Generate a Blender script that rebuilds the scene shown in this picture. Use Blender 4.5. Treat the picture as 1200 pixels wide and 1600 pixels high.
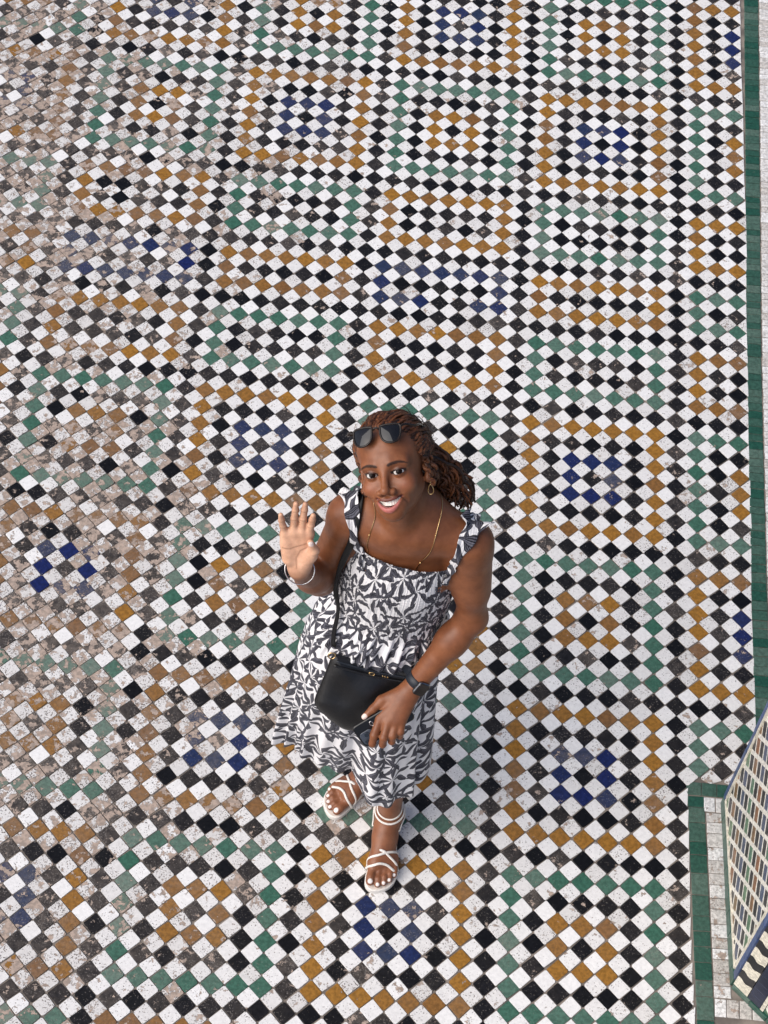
import bpy, bmesh, math, random
import numpy as np
from mathutils import Vector, Matrix
from mathutils.bvhtree import BVHTree

# ------------------------------------------------------------------ scene, camera, light
for o in list(bpy.data.objects): bpy.data.objects.remove(o)
scene = bpy.context.scene
COL = scene.collection
rng = np.random.default_rng(7)
random.seed(7)

CAM_LOC = Vector((-0.0777, -2.2102, 4.8798))
CAM_R = Vector((0.99542, 0.08010, 0.05213))       # camera right
CAM_D = Vector((0.09556, -0.83668, -0.53929))     # image down
CAM_F = Vector((0.00042, 0.54180, -0.84051))      # view direction
cam = bpy.data.cameras.new('camera')
cam.sensor_fit = 'VERTICAL'; cam.sensor_height = 24.0
cam.lens = 24.0 * 3120 / 1600
cam.clip_start = 0.05; cam.clip_end = 200
camo = bpy.data.objects.new('camera', cam); COL.objects.link(camo)
camo.matrix_world = Matrix(((CAM_R.x, -CAM_D.x, -CAM_F.x, CAM_LOC.x),
                            (CAM_R.y, -CAM_D.y, -CAM_F.y, CAM_LOC.y),
                            (CAM_R.z, -CAM_D.z, -CAM_F.z, CAM_LOC.z), (0, 0, 0, 1)))
scene.camera = camo

SUN_DIR = Vector((-0.62, -0.34, 0.72)).normalized()     # towards the light
world = bpy.data.worlds.new('World'); scene.world = world; world.use_nodes = True
wn = world.node_tree; wn.nodes.clear()
sky = wn.nodes.new('ShaderNodeTexSky'); sky.sky_type = 'NISHITA'; sky.sun_disc = False
sky.sun_elevation = math.asin(SUN_DIR.z)
sky.sun_rotation = math.atan2(SUN_DIR.x, SUN_DIR.y)
sky.air_density = 0.6; sky.dust_density = 3.0; sky.ozone_density = 0.6
bg = wn.nodes.new('ShaderNodeBackground'); bg.inputs['Strength'].default_value = 0.115
wo = wn.nodes.new('ShaderNodeOutputWorld')
wn.links.new(sky.outputs[0], bg.inputs[0]); wn.links.new(bg.outputs[0], wo.inputs[0])
sl = bpy.data.lights.new('sun', 'SUN'); sl.energy = 2.1; sl.angle = math.radians(64); sl.color = (1.0, 0.965, 0.92)
so = bpy.data.objects.new('sun', sl); COL.objects.link(so)
so.rotation_euler = SUN_DIR.to_track_quat('Z', 'Y').to_euler(); so.location = (-3, -2, 6)
scene.view_settings.view_transform = 'Standard'; scene.view_settings.look = 'None'
scene.view_settings.exposure = 0.33; scene.view_settings.gamma = 1.0
scene.view_settings.use_curve_mapping = False

# ------------------------------------------------------------------ helpers
def link(o, parent=None):
    COL.objects.link(o)
    if parent is not None: o.parent = parent
    return o
def tag(o, label=None, cat=None, group=None, kind=None):
    for k, v in (('label', label), ('category', cat), ('group', group), ('kind', kind)):
        if v: o[k] = v
    return o
def empty(name, loc, label=None, cat=None, group=None):
    o = bpy.data.objects.new(name, None); o.location = loc; o.empty_display_size = 0.05
    link(o); return tag(o, label, cat, group)
def mesh_obj(name, verts, faces, mat, parent=None, smooth=False):
    me = bpy.data.meshes.new(name)
    me.from_pydata([tuple(map(float, v)) for v in verts], [], [tuple(map(int, f)) for f in faces]); me.update()
    if mat is not None:
        for m in (mat if isinstance(mat, (list, tuple)) else [mat]): me.materials.append(m)
    if smooth: me.polygons.foreach_set('use_smooth', [True] * len(me.polygons))
    o = bpy.data.objects.new(name, me); link(o)
    if parent is not None:
        o.parent = parent; o.matrix_parent_inverse = Matrix.Translation(-parent.location) if parent.type == 'EMPTY' else Matrix()
    return o
def fast_mesh(name, V, Q, mats, matidx=None, smooth=True):
    """numpy mesh; Q is (n,k) with one face size"""
    me = bpy.data.meshes.new(name); n, k = Q.shape
    me.vertices.add(len(V)); me.vertices.foreach_set('co', np.asarray(V, np.float32).ravel())
    me.loops.add(n * k); me.loops.foreach_set('vertex_index', Q.astype(np.int32).ravel())
    me.polygons.add(n); me.polygons.foreach_set('loop_start', np.arange(0, n * k, k, dtype=np.int32))
    if matidx is not None: me.polygons.foreach_set('material_index', matidx.astype(np.int32))
    me.polygons.foreach_set('use_smooth', np.full(n, smooth))
    for m in mats: me.materials.append(m)
    me.update(calc_edges=True); return me

class NT:
    """terse node builder"""
    def __init__(s, name):
        s.m = bpy.data.materials.new(name); s.m.use_nodes = True; s.t = s.m.node_tree; s.t.nodes.clear()
        s.out = s.t.nodes.new('ShaderNodeOutputMaterial'); s.b = s.t.nodes.new('ShaderNodeBsdfPrincipled')
        s.t.links.new(s.b.outputs[0], s.out.inputs[0])
    def n(s, typ, ins=None, **kw):
        nd = s.t.nodes.new('ShaderNode' + typ)
        for k, v in kw.items(): setattr(nd, k, v)
        for k, v in (ins or {}).items(): s.set(nd.inputs[k], v)
        return nd
    def set(s, inp, v):
        if isinstance(v, bpy.types.NodeSocket): s.t.links.new(v, inp)
        elif isinstance(v, bpy.types.Node): s.t.links.new(v.outputs[0], inp)
        else:
            if isinstance(v, (tuple, list)) and len(v) == 3 and inp.type == 'RGBA': v = (*v, 1)
            inp.default_value = v
    def math(s, op, a, b=0.0, c=0.0, clamp=False):
        nd = s.n('Math', operation=op, use_clamp=clamp)
        s.set(nd.inputs[0], a); s.set(nd.inputs[1], b)
        if op in ('MULTIPLY_ADD', 'COMPARE', 'SMOOTH_MIN', 'WRAP'): s.set(nd.inputs[2], c)
        return nd.outputs[0]
    def mix(s, f, a, b, blend='MIX'):
        nd = s.n('Mix', data_type='RGBA', blend_type=blend)
        s.set(nd.inputs['Factor'], f); s.set(nd.inputs[6], a); s.set(nd.inputs[7], b); return nd.outputs[2]
    def ramp(s, v, lo, hi, a=0.0, b=1.0, smooth=True):
        nd = s.n('MapRange', interpolation_type='SMOOTHSTEP' if smooth else 'LINEAR')
        s.set(nd.inputs[0], v); s.set(nd.inputs[1], lo); s.set(nd.inputs[2], hi); s.set(nd.inputs[3], a); s.set(nd.inputs[4], b)
        return nd.outputs[0]
    def noise(s, vec, scale, detail=3.0, rough=0.55, out=0, dim='3D'):
        nd = s.n('TexNoise', {'Scale': scale, 'Detail': detail, 'Roughness': rough}, noise_dimensions=dim)
        s.set(nd.inputs['Vector'], vec); return nd.outputs[out]
    def bump(s, h, strength=0.3, dist=0.002):
        nd = s.n('Bump', {'Strength': strength, 'Distance': dist, 'Height': h}); return nd.outputs[0]
    def P(s, **kw):
        for k, v in kw.items(): s.set(s.b.inputs[k.replace('_', ' ')], v)
        return s.m

def simple(name, col, rough=0.5, metal=0.0, var=0.0, scale=60.0, **kw):
    t = NT(name); pos = t.n('NewGeometry').outputs['Position']
    c = col
    if var:
        nz = t.noise(pos, scale, 4)
        c = t.mix(t.ramp(nz, 0.3, 0.7), tuple(x * (1 - var) for x in col), tuple(min(1, x * (1 + var)) for x in col))
    return t.P(Base_Color=c, Roughness=rough, Metallic=metal, **kw)

# ------------------------------------------------------------------ zellige materials
def tile_mat(name, col, col2, clay_bias=0.0, speck=(0.17, 0.145, 0.13), speck_amt=1.0, gloss=0.30, dust=0.45, mottle=0.28):
    """glazed clay tile: wear in object colour R or vertex attribute 'wear', tint in G or 'tint'"""
    t = NT(name); pos = t.n('NewGeometry').outputs['Position']
    oi = t.n('ObjectInfo'); sep = t.n('SeparateColor', {'Color': oi.outputs['Color']})
    wear = t.math('ADD', sep.outputs[0], t.n('Attribute', attribute_name='wear').outputs['Fac'])
    tint = t.math('ADD', sep.outputs[1], t.n('Attribute', attribute_name='tint').outputs['Fac'])
    base = t.mix(t.ramp(tint, 0.0, 1.0, smooth=False), col, col2)
    mot = t.ramp(t.noise(pos, 105, 3, 0.6), 0.32, 0.68, 1 - mottle, 1 + mottle * 0.6)
    mm = t.n('CombineColor'); [t.set(mm.inputs[k], mot) for k in range(3)]
    base = t.mix(1.0, base, mm.outputs[0], 'MULTIPLY')
    cloud = t.noise(pos, 55, 4, 0.6)
    fade = t.math('MULTIPLY', t.math('MULTIPLY_ADD', wear, 1.0, -0.25, clamp=True), t.math('MULTIPLY_ADD', tint, 2.6, -0.55, clamp=True))
    dusty = t.math('MULTIPLY', t.ramp(cloud, 0.28, 0.70, 0.25, 1.0), t.math('MULTIPLY', fade, dust), clamp=True)
    base = t.mix(t.math('MAXIMUM', dusty, 0.0), base, (0.30, 0.25, 0.21))
    # faded spots where the glaze is scratched
    scr = t.noise(pos, 300, 2, 0.7)
    wp = t.n('VectorMath', operation='MULTIPLY_ADD'); t.set(wp.inputs[0], t.noise(pos, 120, 2, out=1)); wp.inputs[1].default_value = (0.012,) * 3; t.set(wp.inputs[2], pos)
    big = t.noise(wp.outputs[0], 47, 5, 0.60)
    thr = t.math('MULTIPLY_ADD', wear, -0.255, 0.745 - clay_bias)
    chip = t.ramp(big, thr, t.math('ADD', thr, 0.022))
    fine = t.noise(pos, 230, 2, 0.5)
    thf = t.math('MULTIPLY_ADD', tint, -0.07, t.math('MULTIPLY_ADD', wear, -0.09, 0.690))
    fleck = t.math('MULTIPLY', t.ramp(fine, thf, t.math('ADD', thf, 0.03)), speck_amt)
    gate = t.ramp(t.noise(pos, 24, 2), 0.36, 0.56)
    fleck = t.math('MULTIPLY', fleck, gate)
    deep = t.noise(pos, 90, 3)
    clay = t.mix(t.ramp(deep, 0.38, 0.62), (0.31, 0.25, 0.21), (0.46, 0.36, 0.295))
    c = t.mix(fleck, base, speck)
    c = t.mix(chip, c, clay)
    # dirty rim of each chip
    rim = t.math('MULTIPLY', t.math('SUBTRACT', t.ramp(big, t.math('SUBTRACT', thr, 0.012), thr), chip, clamp=True), 0.55)
    c = t.mix(rim, c, (0.10, 0.085, 0.075))
    dmg = t.math('MAXIMUM', chip, fleck)
    rough = t.math('MULTIPLY_ADD', dmg, 0.45, t.math('MULTIPLY_ADD', t.math('MULTIPLY', wear, cloud), 0.35, gloss))
    und = t.noise(pos, 38, 3)
    h = t.math('ADD', t.math('MULTIPLY', dmg, -1.0), t.math('MULTIPLY_ADD', und, 0.7, t.math('MULTIPLY', scr, 0.05)))
    return t.P(Base_Color=c, Roughness=rough, Normal=t.bump(h, 0.45, 0.0012), Specular_IOR_Level=0.30)

M = {}
M['white'] = tile_mat('glazed white tile', (0.81, 0.803, 0.79), (0.68, 0.665, 0.645), mottle=0.07, dust=0.22)
M['black'] = tile_mat('glazed black tile', (0.005, 0.005, 0.006), (0.016, 0.015, 0.017), speck=(0.20, 0.18, 0.165), speck_amt=0.7, dust=0.55, mottle=0.5, clay_bias=-0.02)
M['amber'] = tile_mat('glazed amber tile', (0.315, 0.150, 0.026), (0.190, 0.092, 0.034), clay_bias=-0.015, speck=(0.14, 0.085, 0.04), speck_amt=0.5, dust=0.6)
M['green'] = tile_mat('glazed green tile', (0.042, 0.128, 0.088), (0.115, 0.185, 0.150), clay_bias=-0.03, speck=(0.22, 0.24, 0.2), speck_amt=0.45)
M['blue'] = tile_mat('glazed blue tile', (0.011, 0.019, 0.095), (0.024, 0.038, 0.082), clay_bias=-0.01, speck=(0.20, 0.19, 0.2), speck_amt=0.6)
M['edge_green'] = tile_mat('glazed dark green edging tile', (0.018, 0.080, 0.056), (0.085, 0.145, 0.115), clay_bias=-0.05, speck=(0.2, 0.22, 0.18), speck_amt=0.3)
M['edge_white'] = tile_mat('glazed white edging tile', (0.74, 0.735, 0.72), (0.56, 0.53, 0.49), clay_bias=-0.02, speck=(0.2, 0.17, 0.15), speck_amt=0.6)
M['cream'] = tile_mat('cream tile', (0.70, 0.655, 0.53), (0.72, 0.69, 0.60), clay_bias=-0.10, speck_amt=0.25, gloss=0.22)
tg = NT('grout'); pg = tg.n('NewGeometry').outputs['Position']
gc = tg.mix(tg.ramp(tg.noise(pg, 14, 5), 0.35, 0.65), (0.13, 0.112, 0.098), (0.27, 0.23, 0.195))
M['grout'] = tg.P(Base_Color=gc, Roughness=0.9, Normal=tg.bump(tg.noise(pg, 400, 3), 0.4, 0.001))

# ------------------------------------------------------------------ floor lattice
U, V = 0.062, 0.0607883
WARP = np.array([[-2.46, -0.3], [-10.22, -4.04], [-9.01, 10.84], [5.04, -2.82], [4.82, -6.6], [1.51, 2.96], [-3.34, -4.34], [14.57, 13.4], [17.43, -15.23], [14.41, -4.14]]) / 1000
def lat(i, j):
    i = np.asarray(i, float); j = np.asarray(j, float)
    a = np.clip((i + 14) / 20, -1.15, 0.87); b = np.clip((j - 25) / 30, -1.1, 1.0)
    B = np.stack([a * 0 + 1, a, b, a * a, a * b, b * b, a * a * b, a * b * b, b ** 3, a ** 3], -1)
    d = B @ WARP
    wob = 0.0014 * np.stack([np.sin(i * 1.3 + j * 0.37) + np.sin(j * 0.71 + 1), np.sin(j * 1.1 + i * 0.43) + np.sin(i * 0.83 + 2)], -1)
    return np.stack([i * U + 0.780122, -j * V + 2.706137], -1) + d + wob
BANDS = [(-31, -25), (-23, -17), (-15, -9), (-7, -1), (1, 7), (9, 12), (14, 16), (18, 21), (23, 29), (31, 37), (39, 45), (47, 53), (55, 61), (63, 69), (71, 77)]
def colour_at(i, j):
    """colour of the coloured tile at lattice point (i, j)"""
    if i % 8 == 0: return 'black'
    k = math.floor(i / 8); ii = i - 8 * k            # 1..7
    for n, (a, b) in enumerate(BANDS):
        if a <= j <= b:
            odd = (k + n + 1) % 2
            ring = 'amber' if odd == 0 else 'green'
            if (a, b) == (14, 16) and k % 2 == 0 and k < 0: ring = 'blue'
            inner = 'blue' if ring == 'amber' else 'amber'
            h = b - a + 1
            if ii in (1, 7) or j in (a, b):
                if ring == 'blue' and (i, j) in ((-12, 16), (-11, 16)): return 'black'
                return ring
            if h == 7 and 3 <= ii <= 5 and a + 2 <= j <= b - 2 and not (ii == 4 and j == a + 3): return inner
            return 'black'
    return 'black'
def wear_at(i, j):
    w = 0.40 + 0.20 * np.clip((-(i) - 11) / 13, 0, 1) ** 1.0 + 0.08 * math.exp(-((i + 26) / 6) ** 2 - ((j - 50) / 6.0) ** 2)
    w += 0.40 * math.exp(-((i + 35) / 4.5) ** 2 - ((j - 5) / 7.0) ** 2)
    w += 0.16 * math.exp(-((i + 33) / 6) ** 2 - ((j - 14) / 5.0) ** 2)
    w += 0.34 * math.exp(-((i + 28) / 5) ** 2 - ((j - 39) / 6.0) ** 2)
    w += 0.22 * math.exp(-((i + 27) / 4) ** 2 - ((j - 28) / 6.0) ** 2)
    w += 0.14 * math.exp(-((i + 12) / 7) ** 2 - ((j - 44) / 6.0) ** 2)
    w -= 0.10 * math.exp(-((i + 19) / 5) ** 2 - ((j - 22) / 9.0) ** 2)
    return w
# tiles that were replaced: clean and saturated
NEW_BLUE = {(-28, 33), (-29, 34), (-29, 35), (-27, 34), (-25, 15), (-4, 43)}
def edge_x(j): return 0.5 if j > 41.6 else 3.5

def octagon(hu, hv, cut, jit, r):
    cs = [(hu, 0), (0, hv), (-hu, 0), (0, -hv)]; out = []
    cs = [(x + r.uniform(-jit, jit), y + r.uniform(-jit, jit)) for x, y in cs]
    for k in range(4):
        p, c, n = cs[k - 1], cs[k], cs[(k + 1) % 4]; q = cut * r.uniform(0.35, 1.5)
        out.append((c[0] + (p[0] - c[0]) * q, c[1] + (p[1] - c[1]) * q)); out.append((c[0] + (n[0] - c[0]) * q, c[1] + (n[1] - c[1]) * q))
    return out
def slab(poly, z0, z1, bev):
    """polygon -> shallow tile with a bevelled rim; n-gon top split as a fan"""
    n = len(poly); cx = sum(p[0] for p in poly) / n; cy = sum(p[1] for p in poly) / n
    def ins(p, d):
        l = math.hypot(p[0] - cx, p[1] - cy); f = (l - d) / l; return (cx + (p[0] - cx) * f, cy + (p[1] - cy) * f)
    v = [(*p, z0) for p in poly] + [(*p, z1 - bev) for p in poly] + [(*ins(p, bev * 1.6), z1) for p in poly]
    f = []
    for r_ in (0, 1):
        for k in range(n):
            f.append((r_ * n + k, r_ * n + (k + 1) % n, (r_ + 1) * n + (k + 1) % n, (r_ + 1) * n + k))
    f.append(tuple(2 * n + k for k in range(n)))
    return v, f

TOP = 0.0
floor = mesh_obj('courtyard_floor', [(-9, -9, -0.0032), (9, -9, -0.0032), (9, 11, -0.0032), (-9, 11, -0.0032)], [(0, 1, 2, 3)], M['grout'])
tag(floor, 'worn courtyard floor of small glazed mosaic tiles', kind='structure')

rv = random.Random(3)
HU, HV = U / 2 - 0.0009, V / 2 - 0.0009
VAR = [slab(octagon(HU * rv.uniform(.972, 1.0), HV * rv.uniform(.972, 1.0), 0.07, 0.0013, rv), -0.012, 0.0, 0.00045) for _ in range(24)]
tiles = []     # (kind, i, j, variant, rot, tilt, dz, wear, tint)
for jj in range(-46, 150):
    for ii in range(-110, 9):
        i, j = ii / 2, jj / 2
        if (ii + jj) % 2: continue                     # both whole or both half
        coloured = (ii % 2 == 0)
        if (ii % 2) != (jj % 2): continue
        ex = edge_x(j)
        if i > ex + 0.01: continue
        if j == 41.5 and i > 0.6: pass
        kind = colour_at(int(i), int(j)) if coloured else 'white'
        w0 = wear_at(i, j); w = w0 * 0.88 + rv.gauss(0, 0.14)
        if rv.random() < (w0 - 0.50) * 1.05: w = rv.uniform(0.95, 1.15)      # glaze gone
        r = rv.random()
        newp = 0.045 + 0.05 * (i > -16)
        if r < newp: w = rv.uniform(-0.05, 0.08)
        tint = min(1, max(0, rv.gauss(0.38, 0.25) + 0.35 * (w > 0.55)))
        if r < newp: tint = rv.uniform(0, 0.15)
        if kind == 'blue':
            if (int(i), int(j)) in NEW_BLUE: w, tint = 0.05, -0.25
            elif i < -8: tint = min(1, tint + 0.35)
        tiles.append((kind, i, j, rv.randrange(24), rv.randrange(4), (rv.gauss(0, 0.010), rv.gauss(0, 0.010)), rv.gauss(0, 0.0005), max(-0.1, min(1.15, w)), tint))

def project(x, y, z):
    d = Vector((x, y, z)) - CAM_LOC; q = d.dot(CAM_F)
    return 600 + 3120 * d.dot(CAM_R) / q, 800 + 3120 * d.dot(CAM_D) / q, q
pos = lat(np.array([t[1] for t in tiles]), np.array([t[2] for t in tiles]))
# lattice axes at each tile, so that tiles follow the hand-laid drift of the rows
pi_ = lat(np.array([t[1] for t in tiles]) + 0.5, np.array([t[2] for t in tiles])) - pos
HALF = {}      # cut tiles along the edging
own = {}
order = {}
for n, t in enumerate(tiles):
    px, py, q = project(pos[n][0], pos[n][1], 0)
    vis = -15 < px < 1215 and -15 < py < 1615 and not (470 < px < 700 and 690 < py < 1150)
    if vis: order.setdefault(t[0], []).append((q, n))
for k, L in order.items():
    L.sort()
    for q, n in L[:300]: own[n] = 1
var_me = {}
def var_mesh(kind, v):
    if (kind, v) not in var_me:
        me = bpy.data.meshes.new(kind + '_tile'); me.from_pydata(VAR[v][0], [], VAR[v][1]); me.materials.append(M[kind]); var_me[(kind, v)] = me
    return var_me[(kind, v)]
SV, SF, SM, SW, ST = [], [], [], [], []
KI = ['white', 'black', 'amber', 'green', 'blue']
nv = 0
cut_x = []
for n, (kind, i, j, v, rot, tilt, dz, w, tint) in enumerate(tiles):
    ang = math.atan2(pi_[n][1], pi_[n][0])
    z = dz + TOP
    mat = Matrix.Translation((pos[n][0], pos[n][1], z)) @ Matrix.Rotation(tilt[0], 4, 'X') @ Matrix.Rotation(tilt[1], 4, 'Y') @ Matrix.Rotation(ang, 4, 'Z')
    ex = edge_x(j)
    half = abs(i - ex) < 0.01
    topcut = (j == 41.5 and i > 0.6)
    if half or topcut:      # cut in two where the edging starts
        verts = [Vector(p) for p in VAR[v][0]]
        lim = -0.0012
        if half: verts = [Vector((min(p.x, lim - 0.0006 * (k >= 16)), p.y, p.z)) for k, p in enumerate(verts)]
        else: verts = [Vector((p.x, max(p.y, -0.45 * HV), p.z)) for p in verts]
        if topcut and half: verts = [Vector((min(p.x, lim), max(p.y, -0.45 * HV), p.z)) for p in verts]
        if n in own:
            me = bpy.data.meshes.new('cut_white_tile'); me.from_pydata([tuple(p) for p in verts], [], VAR[v][1]); me.materials.append(M[kind])
            o = bpy.data.objects.new('cut_' + kind + '_tile', me); link(o, floor); o.matrix_world = mat; o.color = (w, tint, 0, 1); continue
    else:
        mat = mat @ Matrix.Rotation(rot * math.pi / 2, 4, 'Z')
        if n in own:
            o = bpy.data.objects.new(kind + '_tile', var_mesh(kind, v)); link(o, floor); o.matrix_world = mat; o.color = (w, tint, 0, 1); continue
        verts = VAR[v][0]
    SV += [tuple(mat @ Vector(p)) for p in verts]
    SF += [tuple(nv + a for a in f) for f in VAR[v][1]]
    SM += [KI.index(kind)] * len(VAR[v][1]); SW += [w] * len(verts); ST += [tint] * len(verts); nv += len(verts)
rest = mesh_obj('mosaic_tiles', SV, SF, [M[k] for k in KI], floor); tag(rest, kind='stuff')
rest.data.polygons.foreach_set('material_index', SM)
for nm, arr in (('wear', SW), ('tint', ST)):
    a = rest.data.attributes.new(nm, 'FLOAT', 'POINT'); a.data.foreach_set('value', np.array(arr, np.float32))
rest.color = (0, 0, 0, 1)

# ------------------------------------------------------------------ edging strips
bv, bf = slab([(-.5, -.5), (-.3, -.505), (.3, -.5), (.5, -.5), (.505, .0), (.5, .5), (0, .495), (-.5, .5)], -1, 0, 0.04)
strip_me = {}
def strip_tile(name, mat, x0, x1, y0, y1, parent, w=0.2, z=0.0, skew=0.0):
    if name not in strip_me:
        L = []
        for k in range(5):
            rr = random.Random(k + 11); vv = [(x + rr.uniform(-.012, .012), y + rr.uniform(-.012, .012), zz) for x, y, zz in bv]
            me = bpy.data.meshes.new(name); me.from_pydata(vv, [], bf); me.materials.append(M[mat]); L.append(me)
        strip_me[name] = L
    o = bpy.data.objects.new(name, strip_me[name][rv.randrange(5)]); link(o, parent)
    o.location = ((x0 + x1) / 2, (y0 + y1) / 2, z + rv.gauss(0, 0.0005)); o.scale = (x1 - x0 - 0.0022, y1 - y0 - 0.0022, 0.014)
    o.rotation_euler = (rv.gauss(0, .012), rv.gauss(0, .008), skew + rv.gauss(0, .008)); o.color = (max(0, w + rv.gauss(0, .1)), min(1, max(0, rv.gauss(.42, .38))), 0, 1)
    return o
def bx(y):   # left edge of the long border, it drifts outwards at the far end
    return 0.9965 + 0.021 * max(0, (y - 1.6) / 1.6) ** 1.3 - 0.002 * math.sin(y * 2.1)
y = -0.62
y = 0.135
while y < 3.6:
    h = rv.uniform(0.024, 0.036); x0 = bx(y)
    strip_tile('green_edging_tile', 'edge_green', x0, x0 + 0.046 + 0.006 * max(0, (y - 1.5) / 2), y, y + h, floor, 0.18)
    y += h
y = 0.16
while y < 3.6:
    h = rv.uniform(0.022, 0.031); x0 = bx(y) + 0.048 + 0.006 * max(0, (y - 1.5) / 2)
    strip_tile('white_edging_tile', 'edge_white', x0, x0 + 0.115, y, y + h, floor, 0.16, 0.001)
    y += h
# the pier's own frame of green and white tiles
def fx(y): return 0.806 - 0.035 * (y - 0.159) + 0.0015
y = -1.2
ys = []
while y < 0.125:
    h = rv.uniform(0.036, 0.062); h = min(h, 0.127 - y); 
    if 0.127 - (y + h) < 0.02: h = 0.127 - y
    strip_tile('green_edging_tile', 'edge_green', fx(y), fx(y) + 0.046, y, y + h, floor, 0.3, 0, 0.035); y += h
x = 0.806
while x < 1.2:
    wd = rv.uniform(0.036, 0.05); strip_tile('green_edging_tile', 'edge_green', x, x + wd, 0.129, 0.168, floor, 0.3, 0, 0.09 * 0); x += wd
for (xa, xb) in ((0.853, 0.884), (0.885, 0.915), (0.916, 0.95)):
    strip_tile('white_edging_tile', 'edge_white', xa, xb, 0.084, 0.127, floor, 0.3)
y = -0.428
while y < 0.08:
    h = rv.uniform(0.028, 0.042)
    if 0.082 - (y + h) < 0.018: h = 0.082 - y
    x0 = fx(y) + 0.048
    strip_tile('white_edging_tile', 'edge_white', x0, x0 + 0.044, y, y + h, floor, 0.72, 0, 0.035); y += h
x = 0.877
while x < 1.3:
    wd = rv.uniform(0.029, 0.037); strip_tile('white_edging_tile', 'edge_white', x, x + wd, -0.478, -0.430, floor, 0.6); x += wd
# ------------------------------------------------------------------ octagonal tiled pier beside the floor
PH = 0.95
pier = empty('mosaic_pier', (1.5, -0.14, 0), 'octagonal pier clad in lattice mosaic with wavy black and cream corner bands', 'pier')
c0 = Vector((0.902, 0.115, 0)); c1 = Vector((0.920, -0.395, 0))
side = (c1 - c0).length
d1 = (c1 - c0).normalized()
corners = [c0, c1]; d = d1.copy()
for k in range(6):
    d = Matrix.Rotation(math.radians(45), 3, 'Z') @ d; corners.append(corners[-1] + d * side)
ctr = sum(corners, Vector()) / 8
core = [ctr + (p - ctr) * 0.985 for p in corners]
cv = [(p.x, p.y, -0.003) for p in core] + [(p.x, p.y, PH) for p in core]
mesh_obj('core', cv, [tuple(range(8, 16))] + [(k, (k + 1) % 8, 8 + (k + 1) % 8, 8 + k) for k in range(8)], M['cream'], pier)
cap = [ctr + (p - ctr) * 1.03 for p in corners]
cv = [(p.x, p.y, PH + 0.001) for p in cap] + [(p.x, p.y, PH + 0.05) for p in cap]
mesh_obj('cap', cv, [tuple(reversed(range(8))), tuple(range(8, 16))] + [(k, (k + 1) % 8, 8 + (k + 1) % 8, 8 + k) for k in range(8)], M['cream'], pier)
def face_piece(name, mat, fk, poly, d0, d1_, parent=pier, bev=0.001, w=0.05, tint=0.3):
    """polygon in face coordinates (a along the base from the left corner, h up), proud of the core"""
    A_, B_ = corners[fk], corners[(fk + 1) % 8]; da = (B_ - A_).normalized(); nn = Vector((da.y, -da.x, 0))
    if nn.dot(A_ - ctr) < 0: nn = -nn
    area = sum(poly[k][0] * poly[(k + 1) % len(poly)][1] - poly[(k + 1) % len(poly)][0] * poly[k][1] for k in range(len(poly)))
    if area < 0: poly = poly[::-1]
    v, f = slab(poly, d0, d1_, bev)
    vv = [A_ + da * p[0] + Vector((0, 0, p[1])) + nn * p[2] for p in v]
    o = mesh_obj(name, vv, f, M[mat], parent); o.color = (w, tint, 0, 1); return o
rp = random.Random(21)
M['edge_blue'] = tile_mat('glazed dusty blue trim tile', (0.075, 0.115, 0.25), (0.045, 0.075, 0.17), clay_bias=-0.06, speck=(0.3, 0.3, 0.3), speck_amt=0.4)
M['navy'] = tile_mat('glazed navy trim tile', (0.006, 0.011, 0.030), (0.014, 0.022, 0.055), clay_bias=-0.08, speck=(0.2, 0.2, 0.2), speck_amt=0.3)
M['brown'] = tile_mat('glazed brown tile', (0.21, 0.085, 0.035), (0.17, 0.115, 0.055), clay_bias=-0.08, speck_amt=0.2)
M['sage'] = tile_mat('glazed sage tile', (0.07, 0.16, 0.105), (0.12, 0.20, 0.11), clay_bias=-0.08, speck_amt=0.2)
M['jet'] = tile_mat('glazed jet tile', (0.012, 0.011, 0.013), (0.03, 0.027, 0.03), clay_bias=-0.1, speck_amt=0.1)
M['slate'] = tile_mat('glazed slate blue tile', (0.06, 0.08, 0.14), (0.05, 0.065, 0.115), clay_bias=-0.08, speck_amt=0.2)
M['lattice_white'] = tile_mat('cream lattice tile', (0.80, 0.775, 0.69), (0.76, 0.74, 0.68), clay_bias=-0.1, speck_amt=0.15, gloss=0.2)
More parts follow.
